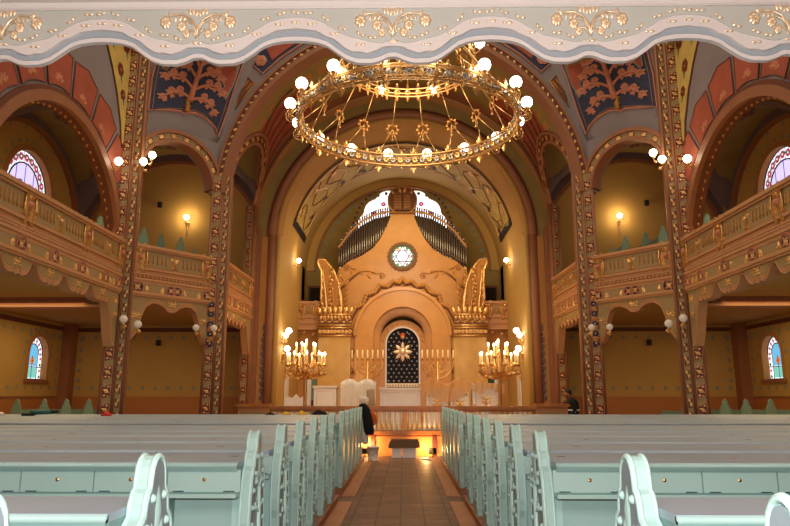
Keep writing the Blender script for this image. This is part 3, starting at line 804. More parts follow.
def leaf_pair(fr, a, b, m_):
    g = MB(); q = sub(fr, a, b, 0)
    for k in range(4): g.leaf(q, 0, -.07, (pi/2+m_*-(.2+.38*k)), .17-.02*k, .05, .04, 'gold')
    return g
def scallop_sheet(g, fr, a0, a1, prof, ztop, thick, mats=('tan','field','tan'), step=.025, crenel=.012):
    """sheet hanging from ztop with free lower edge prof(a); rim, field"""
    n = max(8, int((a1-a0)/step)); xs = [a0+(a1-a0)*i/n for i in range(n+1)]
    def low(a, off): return prof(a)+off
    lo = [(a, prof(a)-abs(sin(a*26))*crenel) for a in xs]
    g.poly(fr, [[(a1,ztop),(a0,ztop)]+lo], -thick, 0, mats[0])
    lo2 = [(a, min(ztop-.02, prof(a)+.05)) for a in xs]
    g.poly(fr, [[(a1,ztop-.01),(a0,ztop-.01)]+lo2], 0, .012, mats[2])
    lo3 = [(a, min(ztop-.03, prof(a)+.1)) for a in xs]
    g.poly(fr, [[(a1,ztop-.02),(a0,ztop-.02)]+lo3], .012, .02, mats[1])
    g.tube([fr.P(a, b+.012, .0) for a, b in lo], .018, 'tan' if mats[0] == 'tan' else mats[0], 5)
def gallery_front(p0, p1, nsign, label, carts, meds, prof, leaves, dbl=(), med_r=.17, zr=ZR, origin=None):
    fr, L = XYfr(p0, p1, nsign)
    t = thing('gallery_balustrade', (p0[0], p0[1], 0), label, 'gallery balustrade')
    f = MB(); f.box(fr, 0, L, 4.12, zr-.05, -.14, 0, 'tan'); f.box(fr, 0, L, 4.92, zr-.14, 0, .012, 'field')
    f.box(fr, 0, L, 4.24, 4.46, .0, .05, 'field'); f.build('panel', t)
    f = MB(); f.box(fr, 0, L, zr-.08, zr, -.2, .1, 'tan'); f.box(fr, 0, L, zr-.13, zr-.08, -.1, .06, 'tan'); f.build('top_rail', t)
    f = MB()
    prof_y = [(4.84,.02),(4.90,.05),(4.86,.03)]
    f.box(fr, 0, L, 4.84, 4.9, 0, .05, 'tan'); f.box(fr, 0, L, 4.70, 4.74, 0, .05, 'tan'); f.box(fr, 0, L, 4.54, 4.60, 0, .09, 'tan'); f.box(fr, 0, L, 4.46, 4.54, 0, .06, 'tan')
    f.box(fr, 0, L, 4.17, 4.24, 0, .09, 'tan'); f.box(fr, 0, L, 4.12, 4.17, 0, .06, 'tan'); f.box(fr, 0, L, 4.6, 4.7, 0, .02, 'brown_roll')
    f.build('moulding', t)
    f = MB(); n = int(L/.115)
    for i in range(n): f.dome(fr, (i+.5)*L/n, 4.65, .02, .05, .06, 'tan', 8)
    f.build('bead_row', t)
    for a, big in carts: cartouche(sub(fr,0,0,.015), a, 5.14 if not big else 5.12, big).build('gold_cartouche', t)
    f = MB(); xs = sorted(c[0] for c in carts)
    for i in range(len(xs)-1):
        m0, m1 = xs[i]+.2, xs[i+1]-.2; k = max(1, int((m1-m0)/.115))
        for j in range(k):
            a = m0+(m1-m0)*(j+.5)/k
            f = MB(); f.tube([fr.P(a,5.02,.02), fr.P(a,5.10,.025), fr.P(a,5.16,.02), fr.P(a,5.26,.02)], .02, 'gold_dull', 5, radii=[.012,.026,.01,.02]); f.build('spindle', t)
    for a in meds:
        q = sub(fr,0,0,.05); d_ = a in dbl
        medallion(q, a, 4.35, med_r if not d_ else .13, d_).build('medallion', t)
        for m_ in (-1, 1):
            aa = a+m_*(.24 if not d_ else .3)
            if .05 < aa < L-.05: leaf_pair(q, aa, 4.33, m_).build('gold_leaves', t)
    f = MB(); scallop_sheet(f, fr, 0, L, prof, 4.16, .22); v = f.build('scalloped_valance', t)
    for a, b in leaves:
        f = MB(); q = sub(fr, a, b, .02)
        for m_ in (-1, 1):
            f.leaf(q, 0, 0, pi/2-m_*1.2, .15, .045, .03, 'gold'); f.leaf(q, 0, -.02, -m_*.2+(0 if m_ > 0 else pi), .12, .04, .03, 'gold'); f.scroll(q, 0, .0, (0 if m_ > 0 else pi)+m_*.5, .08, .01, 'gold', m_, c=0, n=9)
        f.leaf(q, 0, -.02, pi/2, .1, .05, .03, 'gold')
        f.build('gold_sprig', t)
    return t
def prof_side(a, a_ref, L):
    """lobes of period 1.2 centred at a_ref, notch between"""
    u = ((a-a_ref+.6) % 1.2)-.6; d = abs(u)
    z = interp([(0,3.78),(.1,3.83),(.2,3.79),(.34,3.83),(.44,3.93),(.5,4.06),(.6,4.09)], d)
    e = L-a
    if e < .8: z = min(z, interp([(0,2.8),(.1,2.76),(.25,3.05),(.38,3.5),(.55,3.86),(.8,3.95)], e))
    return z
for s in (-1, 1):
    sw = sgn_word(s)
    # long side balcony, from Y 9.0 to 16.75
    y0, y1 = 8.4, 16.6; L = y1-y0
    mY = [9.7, 10.9, 12.1, 13.3, 14.5, 15.7]
    gallery_front((s*7.2, y0), (s*7.2, y1), -1 if s > 0 else 1, 'long carved balustrade of the %s side gallery, gold cartouches and scalloped lower edge' % sw,
        [(y-y0, b) for y, b in ((9.9,True),(11.1,False),(12.3,True),(13.5,False),(14.7,True),(15.8,False),(16.6,True))],
        [y-y0 for y in mY]+[L-.15], lambda a, L=L: prof_side(a, 13.3-8.4, L), [(y-y0, 4.0) for y in mY]+[(L-.15,3.9),(L-.13,3.5)])
    # diagonal balcony
    pA = (s*6.86, 17.08); pB = (s*5.82, 18.6)
    pA = (s*7.02, 16.98); pB = (s*5.52, 18.86)
    fr, L = XYfr(pA, pB, 1)
    def pd(a, L=L):
        c = L/2; d = abs(a-c)
        return interp([(0,3.78),(.12,3.8),(.22,3.9),(.42,3.98),(.6,3.98),(.78,3.85),(.88,3.6),(.95,3.25),(c-.1,3.0),(c,2.95)], d)
    gallery_front(pA, pB, 1 if s < 0 else -1, 'short diagonal balustrade between the two %s pillars, double medallion in the middle' % sw,
        [(.16,True),(L/2,False),(L-.16,True)], [.12, L/2, L-.12], pd, [(L/2,3.98),(.16,3.6),(L-.16,3.6)], dbl=(L/2,))
    # receding balcony of the short bay
    pA = (s*5.28, 19.25); pB = (s*5.2, 22.55)
    fr, L = XYfr(pA, pB, 1)
    gallery_front(pA, pB, -1 if s > 0 else 1, 'receding balustrade of the %s gallery bay next to the chancel' % sw,
        [(.15,True),(L*.33,False),(L*.66,False),(L-.15,True)], [.5,1.2,1.9,2.6],
        lambda a, L=L: min(3.72+.14*abs(sin(a*pi/.42)), interp([(0,2.9),(.2,3.3),(.4,3.7),(.6,3.9)], L-a)+.05), [(.5,3.95),(1.2,3.95),(1.9,3.95),(2.6,3.95)])
    # chancel gallery
    t = thing('chancel_balcony', (s*3.95, 28.0, 4.4), 'small carved balcony %s of the ark, under the dark doorway' % ('left' if s < 0 else 'right'), 'balcony')
    fr = Fr((s*3.95, 27.9, 0), (1,0,0), (0,0,1), (0,-1,0))
    f = MB(); f.box(fr, -.5, .5, 4.3, 5.4, -.3, 0, 'tan'); f.box(fr, -.4, .4, 4.95, 5.3, 0, .01, 'field'); f.build('panel', t)
    f = MB(); f.box(fr, -.55, .55, 5.4, 5.5, -.35, .08, 'tan'); f.build('top_rail', t)
    f = MB(); f.box(fr, -.5, .5, 4.8, 4.86, 0, .06, 'tan'); f.box(fr, -.5, .5, 4.55, 4.62, 0, .05, 'tan'); f.box(fr, -.5, .5, 4.3, 4.38, 0, .08, 'tan'); f.build('moulding', t)
    for a in (-.38, .38): cartouche(sub(fr,0,0,.01), a, 5.1, True).build('gold_cartouche', t)
    f = MB()
    for i in range(5): f.tube([fr.P(-.2+i*.1,4.98,.02), fr.P(-.2+i*.1,5.08,.03), fr.P(-.2+i*.1,5.2,.02)], .025, 'gold_dull', 5)
    f.build('spindle_relief', t)
    f = MB()
    for m_ in (-1, 1):
        f = MB(); f.tube([fr.P(m_*.42, 4.28, -.05), fr.P(m_*.4, 4.15, -.08), fr.P(m_*.46, 4.0, -.12)], .05, 'gold_dull', 6); f.scroll(fr, m_*.3, 4.15, 0 if m_ < 0 else pi, .1, .02, 'gold', 1)
        f.build('bracket', t)
    # floor slab behind, doorway's darkness painted on a flat panel
    f = MB(); f.box(WORLD, s*3.4, s*4.39, 28.2, 29.9, 4.2, 4.4, 'orange_wall'); f.box(WORLD, s*2.6, s*4.39, 28.15, 28.3, 0.6, 4.3, 'orange_wall')
    struct(f, 'wall_chancel_lower_'+sw)
    f = MB(); g4 = Fr((s*3.95, 29.95, 0), (1,0,0), (0,0,1), (0,-1,0)); f.box(g4, -.35, .35, 4.4, 6.5, 0, .05, 'brown_dark'); f.box(g4, -.28, .28, 4.4, 6.4, .05, .07, 'dark_void'); struct(f, 'door_%d' % (1 if s < 0 else 2))

# ---- west gallery valance right in front of the camera
fr = Fr((0,0,0), None, None, fn=lambda a, b, c: (a*1.043-.015, 3.9-c, b))
t = thing('scalloped_valance', (0, 3.9, 4.0), 'pale scalloped valance with gold sprays hanging overhead in the foreground', 'valance')
def pv(a, k=1.0):
    d = abs(((a+.6) % 1.2)-.6)
    return 3.615+interp([(0,.045),(.03,.042),(.08,.015),(.13,.0),(.22,.003),(.28,.025),(.34,.07),(.40,.12),(.46,.145),(.53,.157),(.6,.16)], d)
def pv2(a):
    d = abs(((a+.6) % 1.2)-.6)
    return 3.615+interp([(0,.105),(.06,.10),(.1,.075),(.16,.055),(.2,.068),(.25,.066),(.30,.1),(.36,.155),(.42,.18),(.47,.215),(.54,.225),(.6,.232)], d)
def pv3(a):
    d = abs(((a+.6) % 1.2)-.6)
    return 3.615+interp([(0,.15),(.07,.12),(.12,.125),(.2,.15),(.28,.17),(.36,.22),(.44,.275),(.52,.30),(.6,.305)], d)
N = 640; xs = [-7.2+14.4*i/N for i in range(N+1)]
def sheet(fn, c0, c1, m_, name, top=4.2, back=True):
    f = MB(); vs = []; fs = []
    for a in xs: vs += [fr.P(a, fn(a), c1), fr.P(a, top, c1), fr.P(a, fn(a), c0)]
    for i in range(N): k = 3*i; fs += [(k,k+3,k+4,k+1),(k,k+2,k+5,k+3)]
    f.add(vs, fs, m_)
    if name == 'rim':
        f.add([fr.P(a, q, c0) for a in xs for q in (fn(a), top)], [(2*i,2*i+1,2*i+3,2*i+2) for i in range(N)], m_)
        f.tube([fr.P(a, fn(a)+.006, c1) for a in xs], .009, m_, 5)
    return f.build(name, t)
sheet(pv, -.03, 0, 'tan_flash_lit', 'rim')
sheet(lambda a: pv(a)+.03, 0, .006, 'band_blue', 'blue_band')
sheet(pv2, .0, .03, 'tan_flash_lit', 'scalloped_border')
sheet(pv3, .03, .036, 'field_flash_lit', 'field_panel')
f = MB(); f.box(fr, -7.2, 7.2, 3.985, 4.2, 0, .045, 'tan_flash_lit'); f.box(fr, -7.2, 7.2, 4.03, 4.2, .045, .09, 'tan_flash_lit'); f.tube([fr.P(-7.2,3.985,.04), fr.P(7.2,3.985,.04)], .01, 'tan_flash_lit', 6); f.build('cornice', t)
def spray(a):
    g = MB(); q = sub(fr, a, 3.775, .038)
    for m_ in (-1, 1):
        stem = [(0,0),(.01*m_,.07),(.05*m_,.13),(.12*m_,.165),(.2*m_,.16),(.25*m_,.13)]
        g.tube([q.P(x, y, .008) for x, y in stem], .009, 'gold_pale', 5, radii=[.012,.011,.01,.008,.007,.005])
        g.tube([q.P(m_*x, y, .008) for x, y in ((.005,.03),(.04,.1),(.09,.12),(.12,.1))], .006, 'gold_pale', 5)
        g.tube([q.P(m_*x, y, .008) for x, y in ((.003,.01),(.04,.05),(.08,.055),(.1,.03))], .006, 'gold_pale', 5)
        g.floret(q, m_*.255, .115, .05, 7, 'gold_pale', .02); g.floret(q, m_*.125, .085, .042, 7, 'gold_pale', .02); g.floret(q, m_*.085, .03, .032, 6, 'gold_pale', .018)
        for x, y, an, l in ((.02,.15,1.9,.07),(.035,.16,1.4,.07),(.06,.165,1.2,.055),(.09,.165,-1.0,.05),(.13,.165,-1.2,.05),(.17,.165,-1.3,.05),(.21,.15,1.0,.05)):
            g.leaf(q, m_*x, y, an if m_ > 0 else pi-an, l, .026, .012, 'gold_pale')
    g.leaf(q, 0, -.005, pi/2, .06, .03, .015, 'gold_pale')
    c0 = fr.P(a, 3.79, .038); g.v = [(c0.x+(p[0]-c0.x)*.78, c0.y+(p[1]-c0.y), c0.z+(p[2]-c0.z)*1.0) for p in g.v]
    return g
first = None
for k in range(-6, 7):
    if first is None:
        first = spray(-7.2).build('gold_spray', t); first.location.x = -0.0
    else:
        c = first.copy(); COL.objects.link(c); c.parent = t; c.location.x = (k+6)*1.2*1.043
# gold buds following the two edges
def bud(m2='gold_pale', two=True):
    g = MB(); q = Fr((0,0,0), (1,0,0), (0,0,1), (0,-1,0))
    g.leaf(q, 0, 0, .5, .036, .02, .012, m2)
    if two: g.leaf(q, -.004, 0, pi-.5, .036, .02, .012, m2)
    return g
b0 = bud().build('gold_bud', t, origin=(0,0,0)); cnt = 0; firstb = b0
for k in range(-5, 6):
    for dx in (-.52,-.42,-.31,-.2,-.12,.12,.2,.31,.42,.52,.6):
        a = k*1.2+dx; 
        if abs(a) > 6: continue
        for (fn, off, c) in ((pv3, .025, .04),):
            p = fr.P(a, fn(a)+off, c)
            if firstb is not None: c2 = firstb; firstb = None
            else: c2 = b0.copy(); COL.objects.link(c2); c2.parent = t
            c2.location = p-V3(t.location); sl = (fn(a+.03)-fn(a-.03))/.06; c2.rotation_euler = (0, -math.atan(sl)+(.25 if cnt % 2 else -.25), 0); cnt += 1
            if cnt >= 98: break
f = MB()
for k in range(-5, 6):
    for dx in (-.5,-.36,-.2,0,.2,.36,.5,.6):
        a = k*1.2+dx; q = sub(fr, a, (pv2(a)+pv3(a))/2, .032)
        f = MB(); f.leaf(q, 0, 0, .2, .035, .02, .012, 'gold_pale'); f.leaf(q, 0, 0, pi-.2, .03, .018, .012, 'gold_pale'); f.build('border_bud', t)
# ============================================================ CHANDELIER
CC = V3((.16, 14.0, 7.55)); CR = 2.42
t = thing('chandelier', (CC.x, CC.y, CC.z), 'huge round gold ring chandelier with white globe lamps hanging under the dome', 'chandelier')
def cp(a, r, z): return V3((CC.x+r*cos(a), CC.y+r*sin(a), CC.z+z))
f = MB(); n = 96; A = [2*pi*i/n for i in range(n)]
for z, r, q in ((.16,CR,.028),(-.13,CR,.028),(.1,CR+.03,.015),(-.07,CR+.03,.015),(.02,CR-.05,.012)): f.tube([cp(a, r, z) for a in A], q, 'gold', 6, True)
f.build('ring_frame', t)
f = MB()
for i in range(80):
    a = 2*pi*i/80; tg = V3((-sin(a), cos(a), 0)); nn = V3((cos(a), sin(a), 0))
    for sgn in (1, -1):
        q = Fr(cp(a, CR+sgn*.02, 0), tg*sgn, (0,0,1), nn*sgn)
        f.floret(q, 0, 0, .085, 6, 'gold' if i % 2 else 'silver_grey', .03)
    q = Fr(cp(a, CR, 0), tg, (0,0,1), nn)
    f.tube([q.P(-.09,-.12,0), q.P(.09,.14,0)], .01, 'gold', 4); f.tube([q.P(-.09,.14,0), q.P(.09,-.12,0)], .01, 'gold', 4)
f.build('ring_fretwork', t)
for i in range(50):
    f = MB()
    a = 2*pi*i/50; tg = V3((-sin(a), cos(a), 0)); nn = V3((cos(a), sin(a), 0)); q = Fr(cp(a, CR+.02, 0), tg, (0,0,1), nn)
    big = i % 3 == 0
    f2 = MB(); f2.leaf(q, 0, .16, pi/2, .2 if big else .13, .09 if big else .08, .03, 'gold')
    f.leaf(q, 0, -.13, -pi/2, .22 if big else .1, .1 if big else .06, .03, 'gold')
    if big:
        for m_ in (-1, 1): f2.leaf(q, 0, .17, pi/2-m_*.7, .14, .06, .03, 'gold'); f.leaf(q, 0, -.14, -pi/2+m_*.7, .15, .06, .03, 'gold')
    f.build('hanging_leaf', t); f2.build('cresting_leaf', t)
f = MB()
for i in range(160):
    a = 2*pi*i/160; f.sph(cp(a, CR+.07, -.0+.05*sin(i*pi/5)), .024, 'silver_grey', 5, 4); f.sph(cp(a, CR-.07, .06+.04*sin(i*pi/5)), .022, 'silver_grey', 5, 4)
f.build('crystal_garland', t, kind='stuff')
UR, UZ = 1.5, 1.35
f = MB()
for z, r in ((UZ,UR),(UZ+.2,UR),(UZ+.1,UR+.03)): f.tube([cp(a, r, z) for a in A[::2]], .022, 'gold', 6, True)
for i in range(36):
    a = 2*pi*i/36; q = Fr(cp(a, UR+.02, UZ+.1), (-sin(a),cos(a),0), (0,0,1), (cos(a),sin(a),0)); f.floret(q, 0, 0, .09, 5, 'gold', .03); f.leaf(q, 0, -.08, -pi/2, .14, .08, .03, 'gold'); f.leaf(q, 0, .1, pi/2, .16, .08, .03, 'gold')
f.build('upper_ring', t)
for i in range(16):
    a = 2*pi*(i+.5)/16
    f = MB(); pm = cp(a, (CR*.52+UR*.48), .66); up_ = cp(a, UR, UZ)
    f.tube([up_, pm], .013, 'gold', 5)
    for d in (-.13, .13): f.tube([pm, cp(a+d, CR, .15)], .011, 'gold', 5)
    q = Fr(pm, (-sin(a),cos(a),0), (0,0,1), (cos(a),sin(a),0))
    f.build('hanger_rod', t)
    f = MB()
    f.tube([q.P(.12*cos(2*pi*k/12), .12*sin(2*pi*k/12), 0) for k in range(12)], .012, 'gold_dull', 5, True)
    for k in range(8): f.leaf(q, .09*cos(2*pi*k/8), .09*sin(2*pi*k/8), 2*pi*k/8, .09, .07, .02, 'gold_dull')
    f.tube([q.P(0,-.13,0), q.P(0,-.26,0)], .01, 'gold', 4); f.sph(q.P(0,-.28,0), .03, 'gold', 6, 4)
    f.build('rosette', t)
# lamps on scrolling arms
for i in range(16):
    a = 2*pi*(i+.5)/16
    g = MB(); nn = V3((cos(a), sin(a), 0)); q = Fr(cp(a, CR, 0), nn, (0,0,1), V3((-sin(a), cos(a), 0)))
    g.tube([q.P(0,-.1), q.P(.12,-.2), q.P(.26,-.14), q.P(.3,0), q.P(.2,.12)], .016, 'gold', 6)
    for m_ in (-1, 1): g.scroll(q, .06, -.12*m_, .6*m_, .16, .012, 'gold', m_)
    g.lathe(q.P(.2,.09), [(.02,0),(.06,.03),(.04,.06)], 'gold', 8)
    g.build('lamp_arm', t)
    g = MB(); g.sph(q.P(.2, .25), .125, 'globe_glass', 14, 10); g.build('globe_lamp', t)
for i in range(8):
    a = 2*pi*(i+.5)/8
    g = MB(); nn = V3((cos(a), sin(a), 0)); q = Fr(cp(a, UR, UZ+.1), nn, (0,0,1), V3((-sin(a), cos(a), 0)))
    g.tube([q.P(0,0), q.P(.1,-.1), q.P(.2,-.05), q.P(.2,.02)], .014, 'gold', 6); g.scroll(q, .05, 0, .6, .14, .012, 'gold'); g.build('lamp_arm', t)
    g = MB(); g.sph(q.P(.2, .13), .11, 'globe_glass', 14, 10); g.build('globe_lamp', t)
g = MB()
for i in range(8):
    a = 2*pi*i/8; g.tube([cp(a, UR, UZ+.2), cp(a, .15, 3.2)], .014, 'gold', 5)
    a += pi/8; pts = [cp(a, UR-.1-.5*u, UZ+.3+1.2*u+.12*sin(u*9)) for u in [j/8 for j in range(9)]]; g.tube(pts, .016, 'gold', 5); q = Fr(cp(a, UR-.2, UZ+.45), (-sin(a),cos(a),0), (0,0,1), (cos(a),sin(a),0)); g.scroll(q, 0, 0, 1.4, .2, .014, 'gold'); g.scroll(q, 0, 0, 1.7, .2, .014, 'gold', -1)
g.tube([cp(0,0,3.2), cp(0,0,13.6)], .03, 'gold', 8); g.lathe(cp(0,0,3.1), [(.05,0),(.2,.08),(.15,.2),(.04,.3)], 'gold', 12)
g.build('suspension', t)
point('chandelier_light', (CC.x, CC.y, CC.z+.6), 260, (1.0, 0.78, 0.52), .9)

# ============================================================ WALL LAMPS
def sconce(p, n, label, lit=True, arm=.14, r=.1, cat='wall lamp', power=0, tail=.4, group=None):
    n = V3(n).normalized(); t = thing('wall_lamp', p, label, cat, group); p = V3(p)
    u = V3((0,0,1)).cross(n); fr = Fr(p, u, (0,0,1), n)
    f = MB(); f.lathe(p-n*0+V3((0,0,-.02)), [(.03,-.04),(.05,0),(.03,.04)], 'gold', 8)
    if tail:
        for k in range(3): f.leaf(fr, 0, -.05-.1*k, -pi/2, .16, .1-.02*k, .04, 'gold'); 
        f.sph(fr.P(0,-.08-tail*.7,.02), .03, 'gold', 6, 4)
        for m_ in (-1, 1): f.leaf(fr, 0, -.04, pi/2+m_*1.5, .12, .06, .03, 'gold')
    f.build('wall_plate', t)
    f = MB(); f.tube([fr.P(0,-.04,.02), fr.P(0,-.1,arm*.6), fr.P(0,-.06,arm), fr.P(0,0,arm)], .014, 'gold', 6); f.scroll(Fr(p, n, (0,0,1), u), .02, -.05, -.3, .08, .01, 'gold'); f.lathe(fr.P(0,-.01,arm), [(.02,0),(.05,.02),(.035,.05)], 'gold', 8); f.build('arm', t)
    f = MB(); f.sph(fr.P(0,.05+r,arm), r, 'globe_glass' if lit else 'globe_off', 14, 10); f.build('globe', t)
    if power: point('wall_lamp_light', fr.P(0,.05+r,arm+.12), power, (1.0,.72,.36), .08)
    return t
for s in (-1, 1):
    sw = sgn_word(s)
    sconce((s*8.1, 24.18, 8.0), (0,-1,0), 'lit globe wall lamp on the upper back wall behind the %s diagonal arch' % sw, power=40, tail=.5)
    # three globes around the outer pillar, upper
    sconce((s*7.38, 15.95, 7.25), (-s,0,0), 'single lit globe on the outer side of the %s tall pillar, above the balcony' % sw, power=6, tail=0, r=.1, arm=.2)
    sconce((s*6.85, 17.1, 7.75), (-s*.5,-.8,0), 'higher lit globe of the pair inside the %s diagonal arch' % sw, power=4, tail=.0, r=.1, arm=.3)
    sconce((s*6.92, 17.05, 7.55), (-s*.1,-1,0), 'lower lit globe of the pair inside the %s diagonal arch' % sw, power=0, tail=.0, r=.1, arm=.25)
    # unlit pendant-like globes below the balcony
    for (x, y, z, w_) in ((7.0,16.7,3.3,'nearer the side wall'),(6.75,17.0,3.2,'nearer the front')):
        sconce((s*x, y, z), (-s*.1,-1,0), 'unlit globe under the balcony at the %s tall pillar, %s' % (sw, w_), lit=False, tail=0, r=.1, arm=.15)
    for (x, y, w_) in ((5.72,18.5,'outer'),(5.25,18.6,'inner')):
        sconce((s*x, y, 3.28), (0,-1,0), 'unlit globe, %s of the two on the pillar at the %s great arch foot' % (w_, sw), lit=False, tail=0, r=.09, arm=.12)
    # chancel lamps
    sconce((s*4.38, 26.6, 6.85), (-s,0,0), 'lit globe high on the %s chancel wall beside the organ pipes' % sw, power=30, tail=0, r=.1)
    sconce((s*4.36, 24.1, 3.72), (-s,-.2,0), 'lit globe on the %s chancel wall, upper of the lower group' % sw, power=16, tail=.2, r=.11, arm=.25)
    sconce((s*4.36, 24.3, 3.58), (-s,0,0), 'lit globe just behind the upper one of the lower %s chancel group' % sw, power=0, tail=.0, r=.11, arm=.1)
    sconce((s*4.36, 24.4, 3.1), (-s,-.2,0), 'lit globe on the %s chancel wall, lowest, near the candelabrum' % sw, power=14, tail=.3, r=.11, arm=.15)
# ============================================================ ARK
ay = 28.0
t = thing('torah_ark', (0, ay, 0.63), 'monumental orange stone ark front with arched niche, curved gable and tablets on top', 'ark')
fr = Fr((0, ay, 0), (1,0,0), (0,0,1), (0,-1,0))
gab = [(3.1,4.95),(3.05,5.9),(2.75,6.85),(2.3,7.25),(1.75,7.5),(1.3,7.8),(.98,8.2),(.7,8.75),(.52,9.2),(.5,9.45)]
arch_out = [(2.02,4.15),(2.02,4.6)]+arc(0,4.55,2.02,0,pi,32)+[(-2.02,4.15)]
f = MB()
body = [(-3.4,.63),(-1.35,.63),(-1.35,3.95)]+arc(0,3.95,1.35,pi,0,30)[1:]+[(1.35,.63),(3.4,.63),(3.4,4.95)]+gab+[(-x, z) for x, z in reversed(gab)]+[(-3.4,4.95)]
f.poly(fr, [body], -.8, 0, 'stone_orange'); f.build('ark_front', t)
# stepped round-headed frames
f = MB()
def hframe(f, r0, r1, c0, c1, zc, m_, zb=.63):
    f.annulus(fr, 0, zc, r0, r1, c0, c1, 0, pi, 44, m_)
    for q in (-1, 1): f.box(fr, q*r0, q*r1, zb, zc, c0, c1, m_)
hframe(f, 1.22, 2.0, -.1, .12, 4.05, 'stone_smooth')
f.annulus(fr, 0, 4.05, 1.92, 2.06, .0, .2, 0, pi, 44, 'stone_smooth')
for k in range(9):   # rounded concave cove
    th = k/8*pi/2; hframe(f, 1.22-.28*sin(th), 1.22-.28*sin(th)+.05, -.15-.5*(1-cos(th)) , -.1-.5*(1-cos(th)), 4.0, 'stone_smooth')
hframe(f, .7, .98, -.7, -.5, 3.75, 'stone_smooth')
f.build('arch_frame', t)
f = MB()
hframe(f, .68, .74, -.62, -.44, 3.75, 'white_paint'); hframe(f, .96, 1.0, -.62, -.42, 3.75, 'gold_dull')
for i in range(11):
    a = pi*(i+.5)/11; q = sub(fr, .84*cos(a), 3.75+.84*sin(a), -.5, a-pi/2); f.scroll(q, -.1, -.03, .2, .07, .01, 'gold_dull'); f.leaf(q, .02, 0, 1.0, .09, .05, .02, 'gold_dull')
f.build('inner_moulding', t)
f = MB()   # scalloped beaded moulding around
pts = []
lob = [(2.3,3.9),(2.3,4.45),(2.12,4.9),(1.95,5.2),(1.62,5.35),(1.5,5.75),(1.15,5.85),(.95,6.15),(.6,6.1),(.4,6.32),(.14,6.25),(0,6.45)]
full = lob+[(-x, z) for x, z in reversed(lob[:-1])]
for i in range(len(full)-1):
    for k in range(3):
        u = k/3; pts.append((full[i][0]*(1-u)+full[i+1][0]*u, full[i][1]*(1-u)+full[i+1][1]*u))
f.tube([fr.P(a,b,.05) for a,b in pts], .14, 'stone_brown', 8); f.tube([fr.P(a*.94,(b-4)*.93+4,.06) for a,b in pts], .07, 'stone_orange', 6)
for a, b in pts[::1]: f.dome(sub(fr,0,0,.1), a*1.02, (b-4)*1.02+4, .02, .1, .12, 'stone_orange', 8)
f.build('beaded_moulding', t)
f = MB()
for a, b in ((0,6.05),(.62,5.75),(-.62,5.75),(1.25,5.4),(-1.25,5.4),(1.75,4.85),(-1.75,4.85),(2.1,4.2),(-2.1,4.2),(2.14,3.4),(-2.14,3.4),(2.14,2.6),(-2.14,2.6)):
    f.annulus(fr, a, b, .09, .13, 0, .05, 0, 2*pi, 14, 'stone_brown'); f.dome(fr, a, b, 0, .09, .05, 'gold_dull')
f.build('boss', t)
f = MB()   # carved relief vines on shoulders
for m_ in (-1, 1):
    pts = [fr.P(m_*(2.8-.2*i*.9), 6.0+1.0*sin(i/9*pi*.62)-.02*i, .03) for i in range(10)]
    f.tube(pts, .06, 'stone_orange', 6)
    pts = [fr.P(m_*(2.75-.12*i), 5.9+.07*i+.35*sin(i/6), .03) for i in range(10)]; f.tube(pts, .04, 'stone_brown', 6)
    f.scroll(fr, m_*1.25, 6.75, 0 if m_ < 0 else pi, .3, .03, 'gold_dull', m_); f.scroll(fr, m_*2.0, 6.9, (0 if m_ > 0 else pi)+.5*m_, .3, .03, 'gold_dull', -m_)
    for i in range(8): f.leaf(fr, m_*(2.6-.18*i), 6.15+.5*sin(i*.35), (pi/2)+m_*.5*((-1)**i)*1.4, .32, .12, .05, 'gold_dull' if i % 2 else 'stone_orange')
f.build('relief_vine', t)
f = MB()   # round head behind the tablets
f.poly(fr, [[(.66*cos(2*pi*i/40), 9.98+.66*sin(2*pi*i/40)) for i in range(40)]], -.3, -.05, 'stone_brown')
f.annulus(fr, 0, 9.98, .6, .66, -.1, .02, 0, 2*pi, 40, 'gold_dull')
f.build('round_head', t)
f = MB()
for m_ in (-1, 1):
    f.poly(fr, [[(m_*.02,9.5),(m_*.40,9.5),(m_*.40,10.15)]+[(m_*.21+.19*cos(a)*m_, 10.15+.19*sin(a)) for a in [pi*i/8 for i in range(1,8)]]+[(m_*.02,10.15)]], -.1, .14, 'stone_brown')
    for k in range(5): f.box(fr, min(m_*.06,m_*.34), max(m_*.06,m_*.34), 9.62+k*.12, 9.65+k*.12, .14, .15, 'gold_dull')
    f.leaf(fr, m_*.06, 10.28, pi/2-m_*.3, .34, .16, .06, 'gold'); f.leaf(fr, m_*.26, 10.22, pi/2-m_*.9, .3, .14, .06, 'gold')
f.build('tablets', t)
f = MB()
for i in range(9): f.dome(fr, -.5+i*.125, 9.42, .0, .05, .07, 'gold', 6)
f.box(fr, -.55, .55, 9.34, 9.4, -.1, .1, 'stone_brown'); f.build('bead_ledge', t)
# rose window with six-pointed star
f = MB(); f.poly(fr, [[(.5*cos(2*pi*i/32), 7.45+.5*sin(2*pi*i/32)) for i in range(32)]], 0.0, .03, 'glass_white'); rw = f.build('rose_window', t)
f = MB(); f.annulus(fr, 0, 7.45, .48, .62, 0, .1, 0, 2*pi, 36, 'stone_brown')
for i in range(24): a = 2*pi*i/24; f.dome(fr, .62*cos(a), 7.45+.62*sin(a), .02, .05, .06, 'gold_dull', 6)
for o_ in (0, pi):
    tr = [fr.P(.47*sin(o_+2*pi*k/3), 7.45+.47*cos(o_+2*pi*k/3), .09) for k in range(3)]; f.tube(tr, .042, 'stone_brown', 4, True)
for k in range(6): f.floret(fr, .4*cos(k*pi/3), 7.45+.4*sin(k*pi/3), .07, 5, ('glass_pink','glass_green','glass_orange','glass_violet','glass_green','glass_pink')[k], .01, .035)
f.annulus(fr, 0, 7.45, .42, .48, .03, .045, 0, 2*pi, 30, 'glass_green'); f.build('star_tracery', rw)
